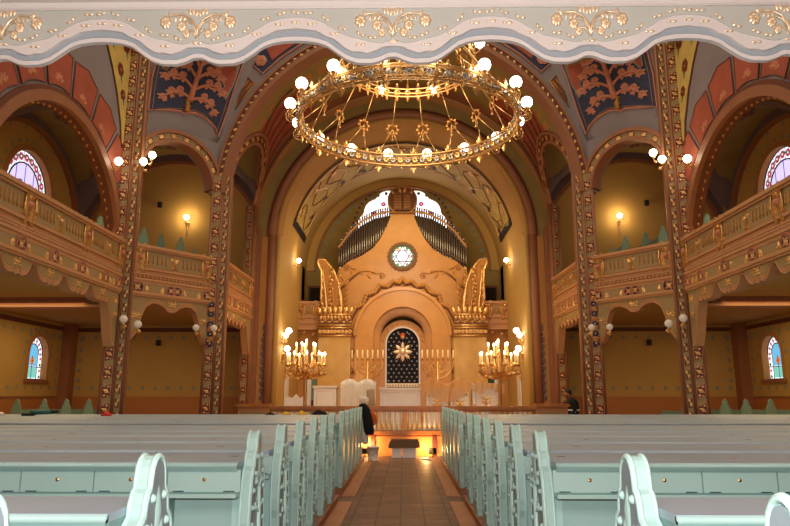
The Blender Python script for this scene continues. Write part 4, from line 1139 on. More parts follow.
# marble columns with capitals and flame leaves
for m_, w_ in ((-1,'left'),(1,'right')):
    x = m_*2.82
    f = MB(); f.box(fr, x-.66, x+.66, .63, 4.0, 0, .35, 'stone_marble'); f.tube([fr.P(x+q*.66, .63, .3) for q in (-1,)]+[fr.P(x-.66, 4.0, .3)], .06, 'stone_marble', 8); f.box(fr, x-.74, x+.74, .63, 1.1, 0, .45, 'stone_smooth'); f.build('column', t)
    f = MB(); f.box(fr, x-.68, x+.68, 4.0, 4.95, 0, .38, 'stone_brown')
    for b in (4.02,4.35,4.45,4.9): f.tube([fr.P(x-.72, b, .4), fr.P(x+.72, b, .4)], .045, 'gold', 6)
    for i in range(9):
        f.floret(sub(fr,0,0,.38), x-.62+i*.155, 4.19, .1, 6, 'gold', .05)
        f.scroll(sub(fr,0,0,.38), x-.66+i*.15, 4.6, .3, .1, .018, 'gold', 1 if i % 2 else -1); f.leaf(sub(fr,0,0,.38), x-.62+i*.155, 4.66, pi/2+.2*(i-4)*.3, .26, .14, .08, 'gold')
    for i in range(7): f.leaf(sub(fr,0,0,.38), x-.6+i*.2, 4.9, pi/2+(4-i-1)*.12, .35, .2, .1, 'gold')
    f.build('capital', t)
    f = MB()   # tall flame leaf
    L_ = [(-.45,4.95),(-.62,5.6),(-.60,6.3),(-.62,6.8),(-.78,7.12),(-.74,7.3),(-.45,7.25),(-.1,6.8),(.12,6.2),(.25,5.6),(.35,4.95)]
    # mirrored so the tips bend outwards
    pl = [(x-m_*(-a)*1.0, b) for a, b in L_]; pl = [(x+m_*(-a)*-1.0 if False else x-m_*a*-1.0*-1.0, b) for a, b in L_]
    pl = [(x-m_*a*(-1)*1.0, b) if m_ > 0 and False else (x+(-m_)*(-a) if False else x+m_*(-a), b) for a, b in L_]
    f.poly(fr, [pl], .1, .3, 'gold_dull')
    f.tube([fr.P(a, b, .3) for a, b in pl], .05, 'gold', 6)
    for j in range(3):
        pts = [(x+m_*(.35-.32*j+.22*u*(1)), 5.0+2.0*u*(1-.12*j)) for u in [i/8 for i in range(9)]]; f.tube([fr.P(a+m_*.0, b, .33) for a, b in pts], .05, 'gold' if j != 1 else 'gold_dull', 6, radii=[.07-.006*i for i in range(9)])
    for i in range(11):
        for j in range(4): f.leaf(sub(fr,0,0,.32), x+m_*(.5-.2*j), 5.1+i*.17, pi/2+m_*(.6 if j % 2 else -.6), .2, .09, .07, 'gold' if (i+j) % 2 else 'gold_dull')
    for i in range(6): f.leaf(sub(fr,0,0,.3), x-m_*.35, 5.0+i*.22, pi/2+m_*.6, .35, .14, .06, 'gold_dull')
    f.build('flame_leaf', t)
# curtain in the niche
ct = thing('ark_curtain', (0, ay+.62, 1.9), 'dark navy ark curtain with a gold eight-pointed star flower and small silver stars', 'curtain')
q0 = Fr((0, ay+.62, 0), (1,0,0), (0,0,1), (0,-1,0))
f = MB(); f.poly(q0, [[(-.72,1.6),(.72,1.6),(.72,3.75)]+arc(0,3.75,.72,0,pi,20)[1:]], -.02, 0, 'velvet'); f.build('cloth', ct)
f = MB()
for k in range(8): f.leaf(q0, 0, 3.42, pi/2+k*pi/4, .42, .15, .03, 'gold_pale', .005)
for k in range(24): a = 2*pi*k/24; f.tube([q0.P(.2*cos(a), 3.42+.2*sin(a), .01), q0.P(.46*cos(a), 3.42+.46*sin(a), .01)], .006, 'gold', 3)
f.dome(q0, 0, 3.42, .03, .15, .05, 'gold_pale', 10); f.build('star_flower', ct)
f = MB(); f.leaf(q0, 0, 4.02, pi/2, .22, .22, .05, 'fabric_orange'); f.dome(q0, 0, 4.05, 0, .1, .05, 'gold'); f.build('crown_emblem', ct)
f = MB()
for r_ in range(13):
    for c_ in range(6):
        a = -.6+c_*.22+(.11 if r_ % 2 else 0); b = 2.2+r_*.165
        if abs(a) > .66 or ((a)**2+(b-3.42)**2 < .2) or (b > 3.75 and a*a+(b-3.75)**2 > .4): continue
        f.floret(q0, a, b, .036, 4, 'silver_grey', .01, .002)
for b in (4.25,):
    for a in (-.2, 0.2): f.floret(q0, a, b, .04, 4, 'silver_grey', .01, .002)
for b in (2.0,): f.box(q0, -.7, .7, b-.05, b+.1, .0, .012, 'gold_pale')
for i in range(12): f.leaf(q0, -.66+i*.12, 1.95, pi/2, .12, .09, .02, 'silver_grey', .01)
f.build('silver_stars', ct)

# organ pipes
tops = [(-2.77,8.13),(-2.3,8.81),(-1.78,9.30),(-1.21,9.6),(-.55,9.75)]
bots = [(-2.77,6.95),(-2.19,7.28),(-1.5,7.62),(-.98,8.1),(-.6,8.7),(-.55,8.8)]
for m_ in (-1, 1):
    t = thing('organ_pipe_wing', (m_*1.6, 28.25, 7), 'fan of slim dark organ pipes rising to the %s of the tablets' % ('left' if m_ < 0 else 'right'), 'organ pipes')
    for i in range(23):
        x = -2.76+i*(2.2/22); zt_ = interp(tops, x); zb = interp(bots, x)-.06
        f = MB(); c = V3((-m_*x if m_ > 0 else x, 28.3, 0)); c = V3((x if m_ < 0 else -x, 28.25, 0))
        f.lathe(c, [(.012,zb),(.036,zb+.22),(.036,zt_),(.03,zt_),(.03,zt_-.02)], 'pipe', 8); f.lathe(c, [(.041,zt_-.04),(.041,zt_+.005)], 'gold_pale' if i % 2 else 'pipe', 8)
        f.box(WORLD, c.x-.014, c.x+.014, c.y-.042, c.y-.03, zb+.2, zb+.26, 'pipe_dark'); f.build('organ_pipe', t)
    f = MB()
    f.tube([((x if m_ < 0 else -x), 28.19, interp(tops, x)-.22) for x in [-2.8+i*.1 for i in range(24)]], .045, 'stone_orange', 6)
    f.tube([((x if m_ < 0 else -x), 28.19, interp(bots, x)+.2) for x in [-2.75+i*.1 for i in range(23)]], .03, 'stone_brown', 6); f.build('pipe_rail', t)
    f = MB(); f.poly(Fr((0,28.36,0),(1,0,0),(0,0,1),(0,-1,0)), [[(x*(1 if m_ < 0 else -1), z) for x, z in [(-2.75,7.0),(-2.19,7.3),(-1.5,7.6),(-.98,8.1),(-.5,8.7),(-.5,9.4),(-1.21,9.25),(-1.78,8.95),(-2.3,8.45),(-2.75,7.8)]]], -.03, 0, 'pipe_dark'); f.build('wind_chest_board', t)

# ============================================================ BIMAH platform, balustrade, furniture
f = MB(); f.box(WORLD, -4.3, 4.3, 18.4, 28.6, 0.001, .63, 'orange_wall')
struct(f, 'floor_platform_chancel')
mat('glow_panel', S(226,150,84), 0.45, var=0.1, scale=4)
fr = Fr((0, 18.4, 0), (1,0,0), (0,0,1), (0,-1,0))
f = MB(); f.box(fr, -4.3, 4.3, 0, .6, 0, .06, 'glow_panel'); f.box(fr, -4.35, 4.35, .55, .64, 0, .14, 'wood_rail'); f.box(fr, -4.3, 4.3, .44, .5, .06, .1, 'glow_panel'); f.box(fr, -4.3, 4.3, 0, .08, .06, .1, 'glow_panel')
for e in (-.78, .86, 2.4, -2.4): f.box(fr, e-.06, e+.06, 0, .6, .06, .12, 'dark_red')
struct(f, 'baseboard_chancel')
t = thing('balustrade', (0, 18.35, .64), 'wooden-railed balustrade with turned white and gold balusters across the platform edge', 'balustrade')
f = MB(); f.bevbox(fr, -3.55, 3.6, 1.2, 1.29, -.12, .14, 'wood_rail', .02); f.box(fr, -3.5, 3.55, 1.14, 1.2, -.06, .08, 'wood_rail'); f.build('handrail', t)
pb = None
prof = [(.05,0),(.05,.05),(.03,.07),(.05,.13),(.055,.18),(.03,.26),(.045,.29),(.03,.33),(.045,.42),(.04,.46),(.05,.5)]
x = -3.45; k = 0
while x < 3.5:
    if k % 9 == 8:
        f = MB(); f.box(WORLD, x-.07, x+.07, 18.28, 18.42, .64, 1.14, 'stone_orange'); f.build('newel_post', t)
    else:
        f = MB(); f.lathe((x, 18.35, .64), prof, 'white_gloss' if (k//3) % 2 == 0 else 'gold_pale', 8); f.build('baluster', t)
    x += .135; k += 1
# side parapet pieces beyond the balustrade on both sides
for s in (-1, 1):
    t = thing('parapet', (s*4.3, 19.6, 0), 'short carved wooden parapet between the balustrade and the %s pillar' % sgn_word(s), 'parapet')
    q = Fr((s*4.3, 19.6, 0), (1,0,0), (0,0,1), (0,-1,0))
    f = MB(); f.box(q, -.45, .45, 0, 1.25, -.1, 0, 'tan'); f.box(q, -.36, .36, .75, 1.12, 0, .015, 'field'); f.build('panel', t)
    f = MB(); f.bevbox(q, -.5, .5, 1.25, 1.34, -.16, .08, 'wood_rail', .02); f.build('top_rail', t)
# candelabra
for s in (-1, 1):
    c = V3((s*2.87, 20.0, .63))
    t = thing('candelabrum', c, 'tall gold branched candelabrum with many lit candles, %s of the ark' % sgn_word(s), 'candelabrum')
    f = MB(); f.lathe(c, [(.28,0),(.28,.05),(.14,.1),(.08,.2),(.05,.25)], 'gold', 12); f.build('base', t)
    f = MB(); prof = []
    for i in range(14): prof += [(.045,.25+i*.095),(.065,.29+i*.095)]
    f.lathe(c, prof+[(.12,1.6),(.14,1.68),(.06,1.8),(.08,1.95),(.03,2.2)], 'gold', 10); f.build('stem', t)
    spots = []
    for i in range(9): spots.append((2*pi*i/9, .56, 1.92))
    for i in range(5): spots.append((2*pi*(i+.5)/5, .3, 2.2))
    spots.append((0, 0, 2.3))
    for a, r, z in spots:
        d = V3((cos(a), sin(a), 0)); f = MB()
        if r > 0:
            f.tube([c+V3((0,0,1.5)), c+d*r*.35+V3((0,0,1.42)), c+d*r*.8+V3((0,0,1.48)), c+d*r*1.08+V3((0,0,1.62)), c+d*r+V3((0,0,z-.12))], .018, 'gold', 6)
            q = Fr(c+d*r*.6, d, (0,0,1)); f.scroll(q, 0, 1.52, .3, .2, .014, 'gold'); f.scroll(q, -.05, 1.75, .8, .16, .012, 'gold', -1)
            for e in range(3): f.leaf(q, -.1+.15*e, 1.47+.03*e, .8, .16, .09, .03, 'gold')
        f.lathe(c+d*r, [(.02,z-.13),(.075,z-.1),(.05,z-.07),(.04,z-.02)], 'gold', 8); f.build('branch', t)
        f = MB(); f.lathe(c+d*r, [(.03,z-.05),(.03,z+.15),(.028,z+.2)], 'candle', 8); cn = f.build('candle', t)
        f = MB(); f.sph(c+d*r+V3((0,0,z+.25)), .026, 'flame', 8, 6, (1,1,2.0)); f.build('flame', cn)
    point('candelabrum_light', c+V3((0,0,2.75)), 75, (1.0,.62,.24), .3)
# seven-branched candlesticks
for s in (-1, 1):
    c = V3((s*1.36, 26.0, .63)); q = Fr(c, (1,0,0), (0,0,1), (0,-1,0))
    t = thing('seven_branched_candlestick', c, 'gold seven-branched candlestick with white candles, %s of the dark curtain' % sgn_word(s), 'candlestick')
    f = MB(); f.lathe(c, [(.3,0),(.3,.08),(.1,.2),(.06,.3),(.06,1.3),(.09,1.35),(.05,1.4),(.045,2.25)], 'gold', 12); f.build('stem', t)
    for k, r in enumerate((.2, .4, .6)):
        for m_ in (-1, 1):
            f = MB(); f.tube([q.P(m_*r*sin(a), 2.25-(r*1.1)*cos(a), 0) for a in [pi/2*i/8 for i in range(9)]], .028, 'gold', 6); f.tube([q.P(m_*r, 2.25, 0), q.P(m_*r, 2.4, 0)], .022, 'gold', 6); f.scroll(q, m_*r*.5, 2.0-.12*k, 0 if m_ > 0 else pi, .12, .014, 'gold', m_); f.build('branch', t)
    for r in (-.6,-.4,-.2,0,.2,.4,.6):
        f = MB(); f.lathe(q.P(r,0,0), [(.02,2.3),(.06,2.36),(.04,2.42)], 'gold', 8); f.build('candle_cup', t)
        f = MB(); f.lathe(q.P(r,0,0), [(.028,2.42),(.028,2.68),(.01,2.7)], 'candle', 8); f.build('candle', t)
# white painted cabinets on the platform
def cabinet(x0, x1, y, zb, zt_, label, orn, dep=.6):
    t = thing('cabinet', ((x0+x1)/2, y, zb), label, 'cabinet'); q = Fr(((x0+x1)/2, y, 0), (1,0,0), (0,0,1), (0,-1,0)); w_ = (x1-x0)/2
    f = MB(); f.box(q, -w_, w_, zb, zt_, -dep, 0, 'white_paint'); f.build('body', t)
    f = MB(); f.bevbox(q, -w_-.04, w_+.04, zt_, zt_+.07, -dep, .05, 'white_gloss', .01); f.build('top', t)
    f = MB(); f.tube([q.P(a, b, .01) for a, b in ((-w_+.1,zb+.1),(w_-.1,zb+.1),(w_-.1,zt_-.1),(-w_+.1,zt_-.1))], .014, 'white_gloss', 4, True)
    if orn:
        f.leaf(q, 0, (zb+zt_)/2-.05, pi/2, .3, .1, .02, 'gold')
        for m_ in (-1, 1):
            for b in (-.1, .05, .18): f.leaf(q, 0, (zb+zt_)/2+b, pi/2-m_*1.1, .2, .07, .02, 'gold')
            for b in (zb+.15, (zb+zt_)/2, zt_-.15): f.floret(q, m_*(w_-.07), b, .05, 5, 'gold', .02)
    f.build('panel_moulding', t); return t
cabinet(-2.95, -2.2, 22.5, .63, 1.83, 'white wardrobe-like cabinet with arched panel right of the left candelabrum', False)
cabinet(-.78, .62, 23.5, .63, 1.78, 'long low white table cabinet with small gold motif, straight below the curtain', False)
cabinet(.8, 1.5, 22.5, .63, 1.72, 'white cabinet with gold studs under the draped plastic, left of its twin', True)
cabinet(1.58, 2.2, 22.5, .63, 1.75, 'white cabinet with gold studs under the draped plastic, right of its twin', True)
cabinet(2.32, 3.2, 22.5, .63, 1.9, 'white cabinet with a gold branching motif beside the right candelabrum', True)
# draped sheets
def drape(x0, x1, y, z0, fn, m_, name, label, cat, dep=.7):
    f = MB(); n = 28; mrows = 8; vs = []; fs = []
    for i in range(n+1):
        x = x0+(x1-x0)*i/n; top, bot = fn(i/n)
        vs.append((x, y+dep, top-.02)); 
        for j in range(mrows+1):
            u = j/mrows; vs.append((x, y-.05-.035*sin(i*1.3+u*2)-.03*u, top+(bot-top)*u))
    w_ = mrows+2
    for i in range(n):
        for j in range(w_-1): fs.append((i*w_+j, (i+1)*w_+j, (i+1)*w_+j+1, i*w_+j+1))
    f.add(vs, fs, m_, True); o = f.build(name, origin=((x0+x1)/2, y, z0)); tag(o, label, cat); return o
cabinet(-1.95, -.95, 22.5, .63, 1.75, 'white cabinet almost hidden by a pale dust sheet, left of the curtain', False)
drape(-2.05, -.88, 22.45, .65, lambda u: (2.0+.12*abs(sin(u*2*pi)), .68), 'fabric_white', 'dust_sheet', 'pale dust sheet covering the cabinet left of the curtain, peaked on top', 'sheet')
drape(.55, 2.35, 22.4, 1.3, lambda u: (1.95+.22*sin(u*2*pi)**2, 1.86-.5*sin(pi*u)), 'sheet_plastic', 'plastic_sheet', 'translucent orange-tinted plastic sheet sagging over the twin white cabinets', 'sheet')
drape(-1.95, -1.0, 23.2, 2.0, lambda u: (2.0+.3*sin(pi*u)**2, 1.9), 'sheet_plastic', 'plastic_sheet', 'translucent plastic sheet standing in a peak behind the pale dust sheet', 'sheet', .2)
drape(2.38, 3.35, 22.3, 1.7, lambda u: (2.02-.08*u, 1.72-.1*sin(u*9)), 'sheet_plastic', 'plastic_sheet', 'crumpled plastic laid along the top of the cabinet by the right candelabrum', 'sheet')
# rolled carpet leaning
f = MB(); f.tube([(-.9,21.0,.64),(-1.0,21.1,1.75)], .13, 'paper_roll', 12); f.tube([(-1.0,21.1,1.752),(-1.001,21.101,1.757)], .05, 'black', 8)
tag(f.build('carpet_roll', origin=(-.9,21,.64)), 'brown roll leaning beside the pale dust sheet, behind the rail', 'roll')
# white pot on the platform
f = MB(); f.lathe((-1.1,19.4,.64), [(.1,0),(.12,.5),(.06,.6),(.13,.72),(.15,.85),(.08,.9)], 'fabric_white', 12); tag(f.build('wrapped_vase', origin=(-1.1,19.4,.64)), 'grey-white wrapped round object standing just behind the rail above the hanging jacket', 'vase')
# chancel doors: white arched openings on both sides
for s in (-1, 1):
    q = Fr((s*3.5, 28.12, 0), (1,0,0), (0,0,1), (0,-1,0)); sw = sgn_word(s)
    f = MB(); f.poly(q, [[(-.5,.63),(.5,.63),(.5,2.35)]+arc(0,2.35,.5,0,pi,14)[1:]], 0, .05, 'white_paint'); dd = struct(f, 'door_%d' % (3 if s < 0 else 4))
    f = MB(); f.box(q, -.3, .3, .63, 2.3, .05, .07, 'door_green' if s > 0 else 'glass_white' if False else 'aqua_dark'); f.box(q, -.3, .3, 1.15, 1.4, .07, .08, 'dark_red' if s < 0 else 'door_green'); struct(f, 'door_panel', dd)
    f = MB(); 
    for m_ in (-1, 1): f.tube([q.P(m_*.45, .63, .08), q.P(m_*.45, 2.35, .08)], .04, 'white_gloss', 6)
    f.tube([q.P(.45*cos(a), 2.35+.45*sin(a), .08) for a in [pi*i/12 for i in range(13)]], .04, 'white_gloss', 6); struct(f, 'door_frame', dd)
    q = Fr((s*4.38, 0, 0), (0,1,0), (0,0,1), (-s,0,0))
    f = MB(); f.poly(q, [[(25.0,.63),(25.7,.63),(25.7,2.2)]+arc(25.35,2.2,.35,0,pi,12)[1:]], .0, .04, 'white_gloss'); f.annulus(q, 25.35, 2.2, .35, .42, 0, .08, 0, pi, 16, 'stone_orange'); struct(f, 'door_%d' % (5 if s < 0 else 6))
# furniture remnant left: white carved bench back
t = thing('carved_bench', (-3.3, 21.2, .63), 'low white carved bench back beside the left candelabrum', 'bench'); q = Fr((-3.3,21.2,0),(1,0,0),(0,0,1),(0,-1,0))
f = MB(); f.poly(q, [[(-.4,.63),(.35,.63),(.35,1.45),(.2,1.55),(.08,1.5),(-.03,1.62),(-.15,1.5),(-.3,1.55),(-.4,1.45)]], -.06, 0, 'white_paint'); f.build('back', t)
f = MB()
for a in (-.25,0,.22): f.floret(q, a, 1.2, .1, 6, 'white_gloss', .03)
f.build('carved_rosette', t)

# lower panelling / glazing above door level left and right handled by walls
# ---- bucket, box, work lamps, hung clothes
t = thing('bucket', (-.78, 16.9, 0.0), 'white plastic paint bucket on the aisle floor at the left', 'bucket')
f = MB(); f.lathe((-.72,17.0,0.002), [(.12,0),(.145,.3),(.155,.3),(.155,.33),(.14,.33),(.11,.03)], 'white_gloss', 20, cap=False); f.lathe((-.72,17.0,0.002), [(.12,0),(.12,.01)], 'white_gloss', 20); f.build('pail', t)
f = MB(); f.tube([(-.72+.155*cos(a), 16.93-.08*sin(a), .28-.1*sin(a)) for a in [pi*i/10 for i in range(11)]], .005, 'silver_grey', 5); f.build('handle', t)
f = MB(); f.box(WORLD, -.76, -.68, 16.865, 16.872, .1, .22, 'silver_grey'); f.build('printed_label', t)
t = thing('toolbox_stack', (.15, 17.9, 0), 'two white boxes under a grey-brown cardboard lid in front of the glowing panel', 'boxes')
for x0, x1 in ((-.27,-.02),(.0,.36)): 
    f = MB(); f.bevbox(WORLD, x0, x1, 17.7, 18.05, .002, .26, 'white_paint', .015); f.build('box', t)
f = MB(); q = Fr((0,17.68,0),(1,0,0),(0,0,1),(0,-1,0)); f.poly(q, [[(-.36,.25),(.44,.25),(.46,.3),(.42,.45),(-.28,.45),(-.34,.35)]], -.4, .04, 'cardboard'); f.build('lid', t)
t = thing('work_lamp', (.72, 17.75, 0), 'small black floodlight on the floor lighting the panel orange', 'lamp')
f = MB(); q = Fr((.78,17.8,.16), V3((.55,-.8,0)), (0,0,1)); f.bevbox(q, -.1, .1, -.08, .08, -.05, .05, 'black', .02); f.build('housing', t)
f = MB(); f.bevbox(q, -.08, .08, -.065, .065, -.062, -.052, 'floodlight', .01); f.build('lamp_glass', t)
f = MB(); f.tube([(.7,17.7,.01),(.86,17.9,.01)], .012, 'black', 6); f.tube([(.78,17.8,.01),(.8,17.82,.09)], .012, 'black', 6); f.tube([(.8,17.75,.02),(.7,17.4,.012),(.5,17.2,.012),(.75,16.9,.012)], .008, 'black', 5); f.build('stand', t)
point('work_lamp_light', (.62, 17.95, .2), 32, (1.0,.55,.18), .05)
t = thing('work_lamp', (-.95, 17.9, 0), 'second small floodlight hidden behind the hung clothes, left end of the glowing panel', 'lamp')
f = MB(); f.bevbox(Fr((-.98,17.95,.15),(1,0,0),(0,0,1)), -.09, .09, -.07, .07, -.05, .05, 'black', .02); f.tube([(-.98,17.95,.01),(-.98,17.95,.09)], .015, 'black', 6); f.build('housing', t)
f = MB(); f.box(Fr((-.98,17.95,.15),(1,0,0),(0,0,1)), -.07, .07, -.055, .055, -.06, -.05, 'floodlight'); f.build('lamp_glass', t)
point('work_lamp_light', (-.85, 18.05, .3), 20, (1.0,.58,.2), .05)
# ============================================================ PEWS
ROWS = [1.66, 2.78, 4.68, 5.7, 6.72, 7.72, 8.72, 9.66, 11.25, 12.2, 13.15, 14.05, 14.95, 15.9]
PZ = .10
def end_outline():
    h = [(.23,0),(.23,.10),(.2,.14),(.2,.5),(.225,.56),(.23,.64),(.215,.74),(.205,.82),(.19,.90),(.165,.955),(.135,.975),(.125,.985),(.118,1.03),(.10,1.065),(.078,1.08),(.072,1.12),(.062,1.16),(.042,1.185),(.02,1.197),(0,1.2)]
    return h+[(-x, z) for x, z in reversed(h[:-1])]
def make_end(X, Y, s, parent, detail):
    fr = Fr((X, Y, PZ), (0,1,0), (0,0,1), (-s,0,0))
    o = end_outline(); f = MB(); f.poly(fr, [o], -.035, .03, 'aqua')
    e = f.build('pew_end', parent)
    f = MB(); f.tube([fr.P(a*.97, b*.995, .03) for a, b in o[1:-1]], .011, 'aqua_edge', 5); f.tube([fr.P(a, b, .026) for a, b in o[1:-1]], .01, 'aqua_edge', 6); f.tube([fr.P(a, b, -.03) for a, b in o[1:-1]], .01, 'aqua_edge', 6); f.build('edge_moulding', e)
    f = MB(); f.poly(fr, [[(a*.86, b*.975+.01) for a, b in o]], .03, .036, 'pew_field'); f.build('field', e)
    if detail:
        for k in range(9):
            b = .2+k*.105; w_ = interp([(0,.155),(.6,.165),(.8,.15),(.9,.125),(.98,.08),(1.1,.04)], b)
            for m_ in (-1, 1): f = MB(); f.dome(sub(fr,0,0,.036), m_*w_, b, 0, .019, .016, 'aqua_edge', 8); f.build('bead', e)
        f = MB(); q = sub(fr, 0, 0, .036)
        f.leaf(q, 0, .85, pi/2, .24, .05, .015, 'aqua_edge'); f.tube([q.P(0,.2,0), q.P(.02,.5,.005), q.P(0,.85,0)], .02, 'aqua_edge', 5)
        for m_ in (-1, 1):
            for b in (.3,.5,.68,.84): f.scroll(q, 0, b, pi/2-m_*.7, .065, .008, 'aqua_edge', -m_, n=10); f.leaf(q, m_*.02, b+.02, pi/2-m_*.4, .1, .03, .01, 'aqua_edge')
        f.build('carved_scroll', e)
    return e
def seg_x(s, a, b): return (s*a, s*b) if s > 0 else (-b, -a)
def pew(s, Y, idx):
    far = idx >= 8; sw = sgn_word(s)
    X1 = 6.85 if Y < 10 else 10.6
    if Y > 16.2: X1 = 6.6
    pos = ['nearest the camera','second from the camera','third from the camera','fourth from the camera','fifth from the camera','sixth from the camera','seventh from the camera','last before the cross aisle','first beyond the cross aisle','second beyond the cross aisle','third beyond the cross aisle','fourth beyond the cross aisle','fifth beyond the cross aisle','last, closest to the platform'][idx]
    t = thing('pew', (s*.97, Y, PZ), 'pale aqua pew %s of the aisle, %s' % (sw, pos), 'pew', 'pews with carved ends along the aisle')
    make_end(s*.97, Y, s, t, idx < 8)
    deep = .44 if idx < 2 else .80
    x0, x1 = seg_x(s, 1.01, X1); yf = Y-.30
    f = MB(); zt_ = 1.12
    f.box(WORLD, x0, x1, yf+.015, yf+deep, zt_-.03, zt_, 'desk_top'); 
    f.build('desk_top', t)
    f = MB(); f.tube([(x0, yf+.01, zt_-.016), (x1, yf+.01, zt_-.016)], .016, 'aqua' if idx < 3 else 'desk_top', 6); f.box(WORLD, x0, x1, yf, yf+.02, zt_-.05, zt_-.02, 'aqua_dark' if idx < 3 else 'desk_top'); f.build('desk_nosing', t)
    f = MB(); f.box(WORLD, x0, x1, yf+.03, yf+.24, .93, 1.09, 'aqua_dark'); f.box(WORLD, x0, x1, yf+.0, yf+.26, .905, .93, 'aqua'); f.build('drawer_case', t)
    f = MB(); f.box(WORLD, x0, x1, yf+.22, yf+.26, PZ, .91, 'aqua')
    n = int((X1-1)/.94)
    for k in range(n+1):
        xx = s*(1.05+k*.94); f.box(WORLD, xx-.03, xx+.03, yf+.2, yf+.22, PZ, .9, 'aqua_edge')
    f.build('back_panel', t)
    f = MB(); f.box(WORLD, x0, x1, yf+.26, yf+.62, .52, .56, 'aqua'); f.box(WORLD, x0, x1, yf+.28, yf+.31, PZ, .52, 'aqua'); f.build('seat', t)
    if idx < 8:
        nd = int((X1-1.02)/.47)
        for k in range(nd):
            a0, a1 = .99+k*.47, .99+(k+1)*.47-.008; d0, d1 = seg_x(s, a0, a1)
            f = MB(); f.box(WORLD, d0, d1, yf+.018, yf+.03, .94, 1.075, 'aqua')
            for e in (d0+.07, d1-.07): f.box(WORLD, e-.035, e+.035, yf+.014, yf+.019, .942, .947, 'black')
            d = f.build('drawer', t)
            f = MB(); xm = (d0+d1)/2; q = Fr((xm, yf+.018, 1.015), (1,0,0), (0,0,1), (0,-1,0)); f.dome(q, 0, 0, 0, .013, .006, 'gold', 10); f.dome(q, 0, .004, .004, .005, .004, 'black', 6); f.box(q, -.002, .002, -.008, 0, .004, .008, 'black'); f.build('keyhole_plate', d)
        for k in range(0, nd, 4):
            xx = s*(1.5+k*.47*1.0); f = MB()
            q = Fr((xx, 0, 0), (0,-1,0), (0,0,1), (1,0,0))
            f.poly(q, [[(-yf-.22,.9),(-yf-.02,.9),(-yf-.025,.85),(-yf-.06,.83),(-yf-.07,.78),(-yf-.1,.76),(-yf-.11,.7),(-yf-.15,.68),(-yf-.16,.62),(-yf-.2,.6),(-yf-.22,.6)]], -.035, .035, 'aqua_dark'); f.build('bracket', t)  # shading of the bracket put into a darker aqua
    # stains on the desk top
    for k in range(int(X1/1.1)):
        f = MB()
        xx = s*(1.5+k*1.13+.4*sin(idx*2.1+k)); q = Fr((xx, yf+deep*.5+.08*sin(k*3+idx), zt_), (1,0,0), (0,1,0)); f.poly(q, [[(.03*cos(a)*(1+.3*sin(3*a)), .014*sin(a)) for a in [2*pi*i/10 for i in range(10)]]], 0, .002, 'copper_paint' if k % 2 else 'brown_dark')
        f.build('stain', t)
for s in (-1, 1):
    for i, y in enumerate(ROWS): pew(s, y, i)
# pews of the side aisles and the galleries seen as pointed ends
def side_end(x, y, z, h, w_, label, cat, group=None, rail=None):
    t = thing('side_pew', (x, y, z), label, cat, group)
    q = Fr((x, y, z), (1,0,0), (0,0,1), (0,-1,0)); o = [(w_,0),(w_,h*.62),(w_*.8,h*.72),(w_*.72,h*.8),(w_*.4,h*.88),(w_*.33,h*.95),(0,h)]; o = o+[(-a, b) for a, b in reversed(o[:-1])]
    f = MB(); f.poly(q, [o], -.05, 0, 'gallery_green'); f.build('pew_end', t)
    f = MB(); f.tube([q.P(a, b, 0) for a, b in o], .015, 'gallery_green', 5); f.dome(q, 0, h*.6, 0, w_*.3, .02, 'aqua_edge'); f.build('edge_moulding', t)
    f = MB(); f.box(WORLD, x-w_*.8, x+w_*.3, y+.05, y+1.5, z+h*.45, z+h*.5, 'gallery_green'); f.box(WORLD, x-w_*.9, x-w_*.8, y+.05, y+1.5, z, z+h*.75, 'gallery_green'); f.build('seat_and_back', t)
ordn = ['outermost, beside the side wall','second from the side wall','third from the side wall','innermost']
for s in (-1, 1):
    xs_ = (11.2,10.4,9.75,9.1) if s < 0 else (11.3,10.55,9.85,9.25)
    for i, x in enumerate(xs_):
        side_end(s*x, 19.6, .25, 1.22, .17, 'green pointed pew end under the %s gallery, %s' % (sgn_word(s), ordn[i]), 'pew', 'pews under the side galleries')
    if s > 0: side_end(7.95, 19.2, .25, 1.18, .14, 'green pointed pew end just left of the right tall pillar', 'pew', 'pews under the side galleries')
    f = MB(); f.box(WORLD, s*6.6, s*12.1, 19.1, 24.1, 4.5, 5.2, 'wainscot'); f.box(WORLD, s*6.7, s*12.1, 20.3, 24.05, 4.5, 5.3, 'wainscot'); struct(f, 'floor_gallery_step_'+SIDE(s))
    for (x, y, zb, ztop, w_, l_) in ((8.22,20.45,5.3,6.84,.19,'larger one beside the tall pillar'),(8.35,22.3,5.3,7.1,.18,'half hidden behind the larger one'),(7.17,20.9,5.3,6.62,.15,'in the middle of the diagonal bay'),(7.25,22.5,5.3,6.6,.12,'smallest one near the great arch'),(9.06,19.2,5.2,6.88,.2,'alone behind the long balustrade')):
        side_end(s*x, y, zb, ztop-zb, w_, 'grey-green pew end in the %s gallery, %s' % (sgn_word(s), l_), 'pew', 'pews in the galleries')
# objects left on the pews
t = thing('cordless_tool', (-7.95, 14.95, 1.12), 'black and teal power tool lying on a far left desk top', 'tool')
x, y = -7.95, 14.95
t.location = (x, y, 1.12)
f = MB(); f.tube([(x-.25,y,1.19),(x+.22,y,1.21)], .05, 'teal_tool', 8); f.tube([(x+.2,y,1.21),(x+.36,y,1.22)], .035, 'black', 8); f.build('body', t)
f = MB(); f.tube([(x-.1,y,1.18),(x-.18,y-.02,1.15),(x-.42,y-.04,1.15)], .03, 'black', 8); f.build('handle', t)
x, y = -6.5, 14.95
f = MB(); f.lathe((x,y,1.121), [(.1,0),(.11,.04),(.05,.07),(.04,.11)], 'red_plastic', 10); f.tube([(x-.12,y,1.14),(x+.12,y-.05,1.14)], .03, 'red_plastic', 6); tag(f.build('red_tool', origin=(x,y,1.121)), 'small bright red object on a far left desk top', 'tool')
x, y = -8.9, 15.0
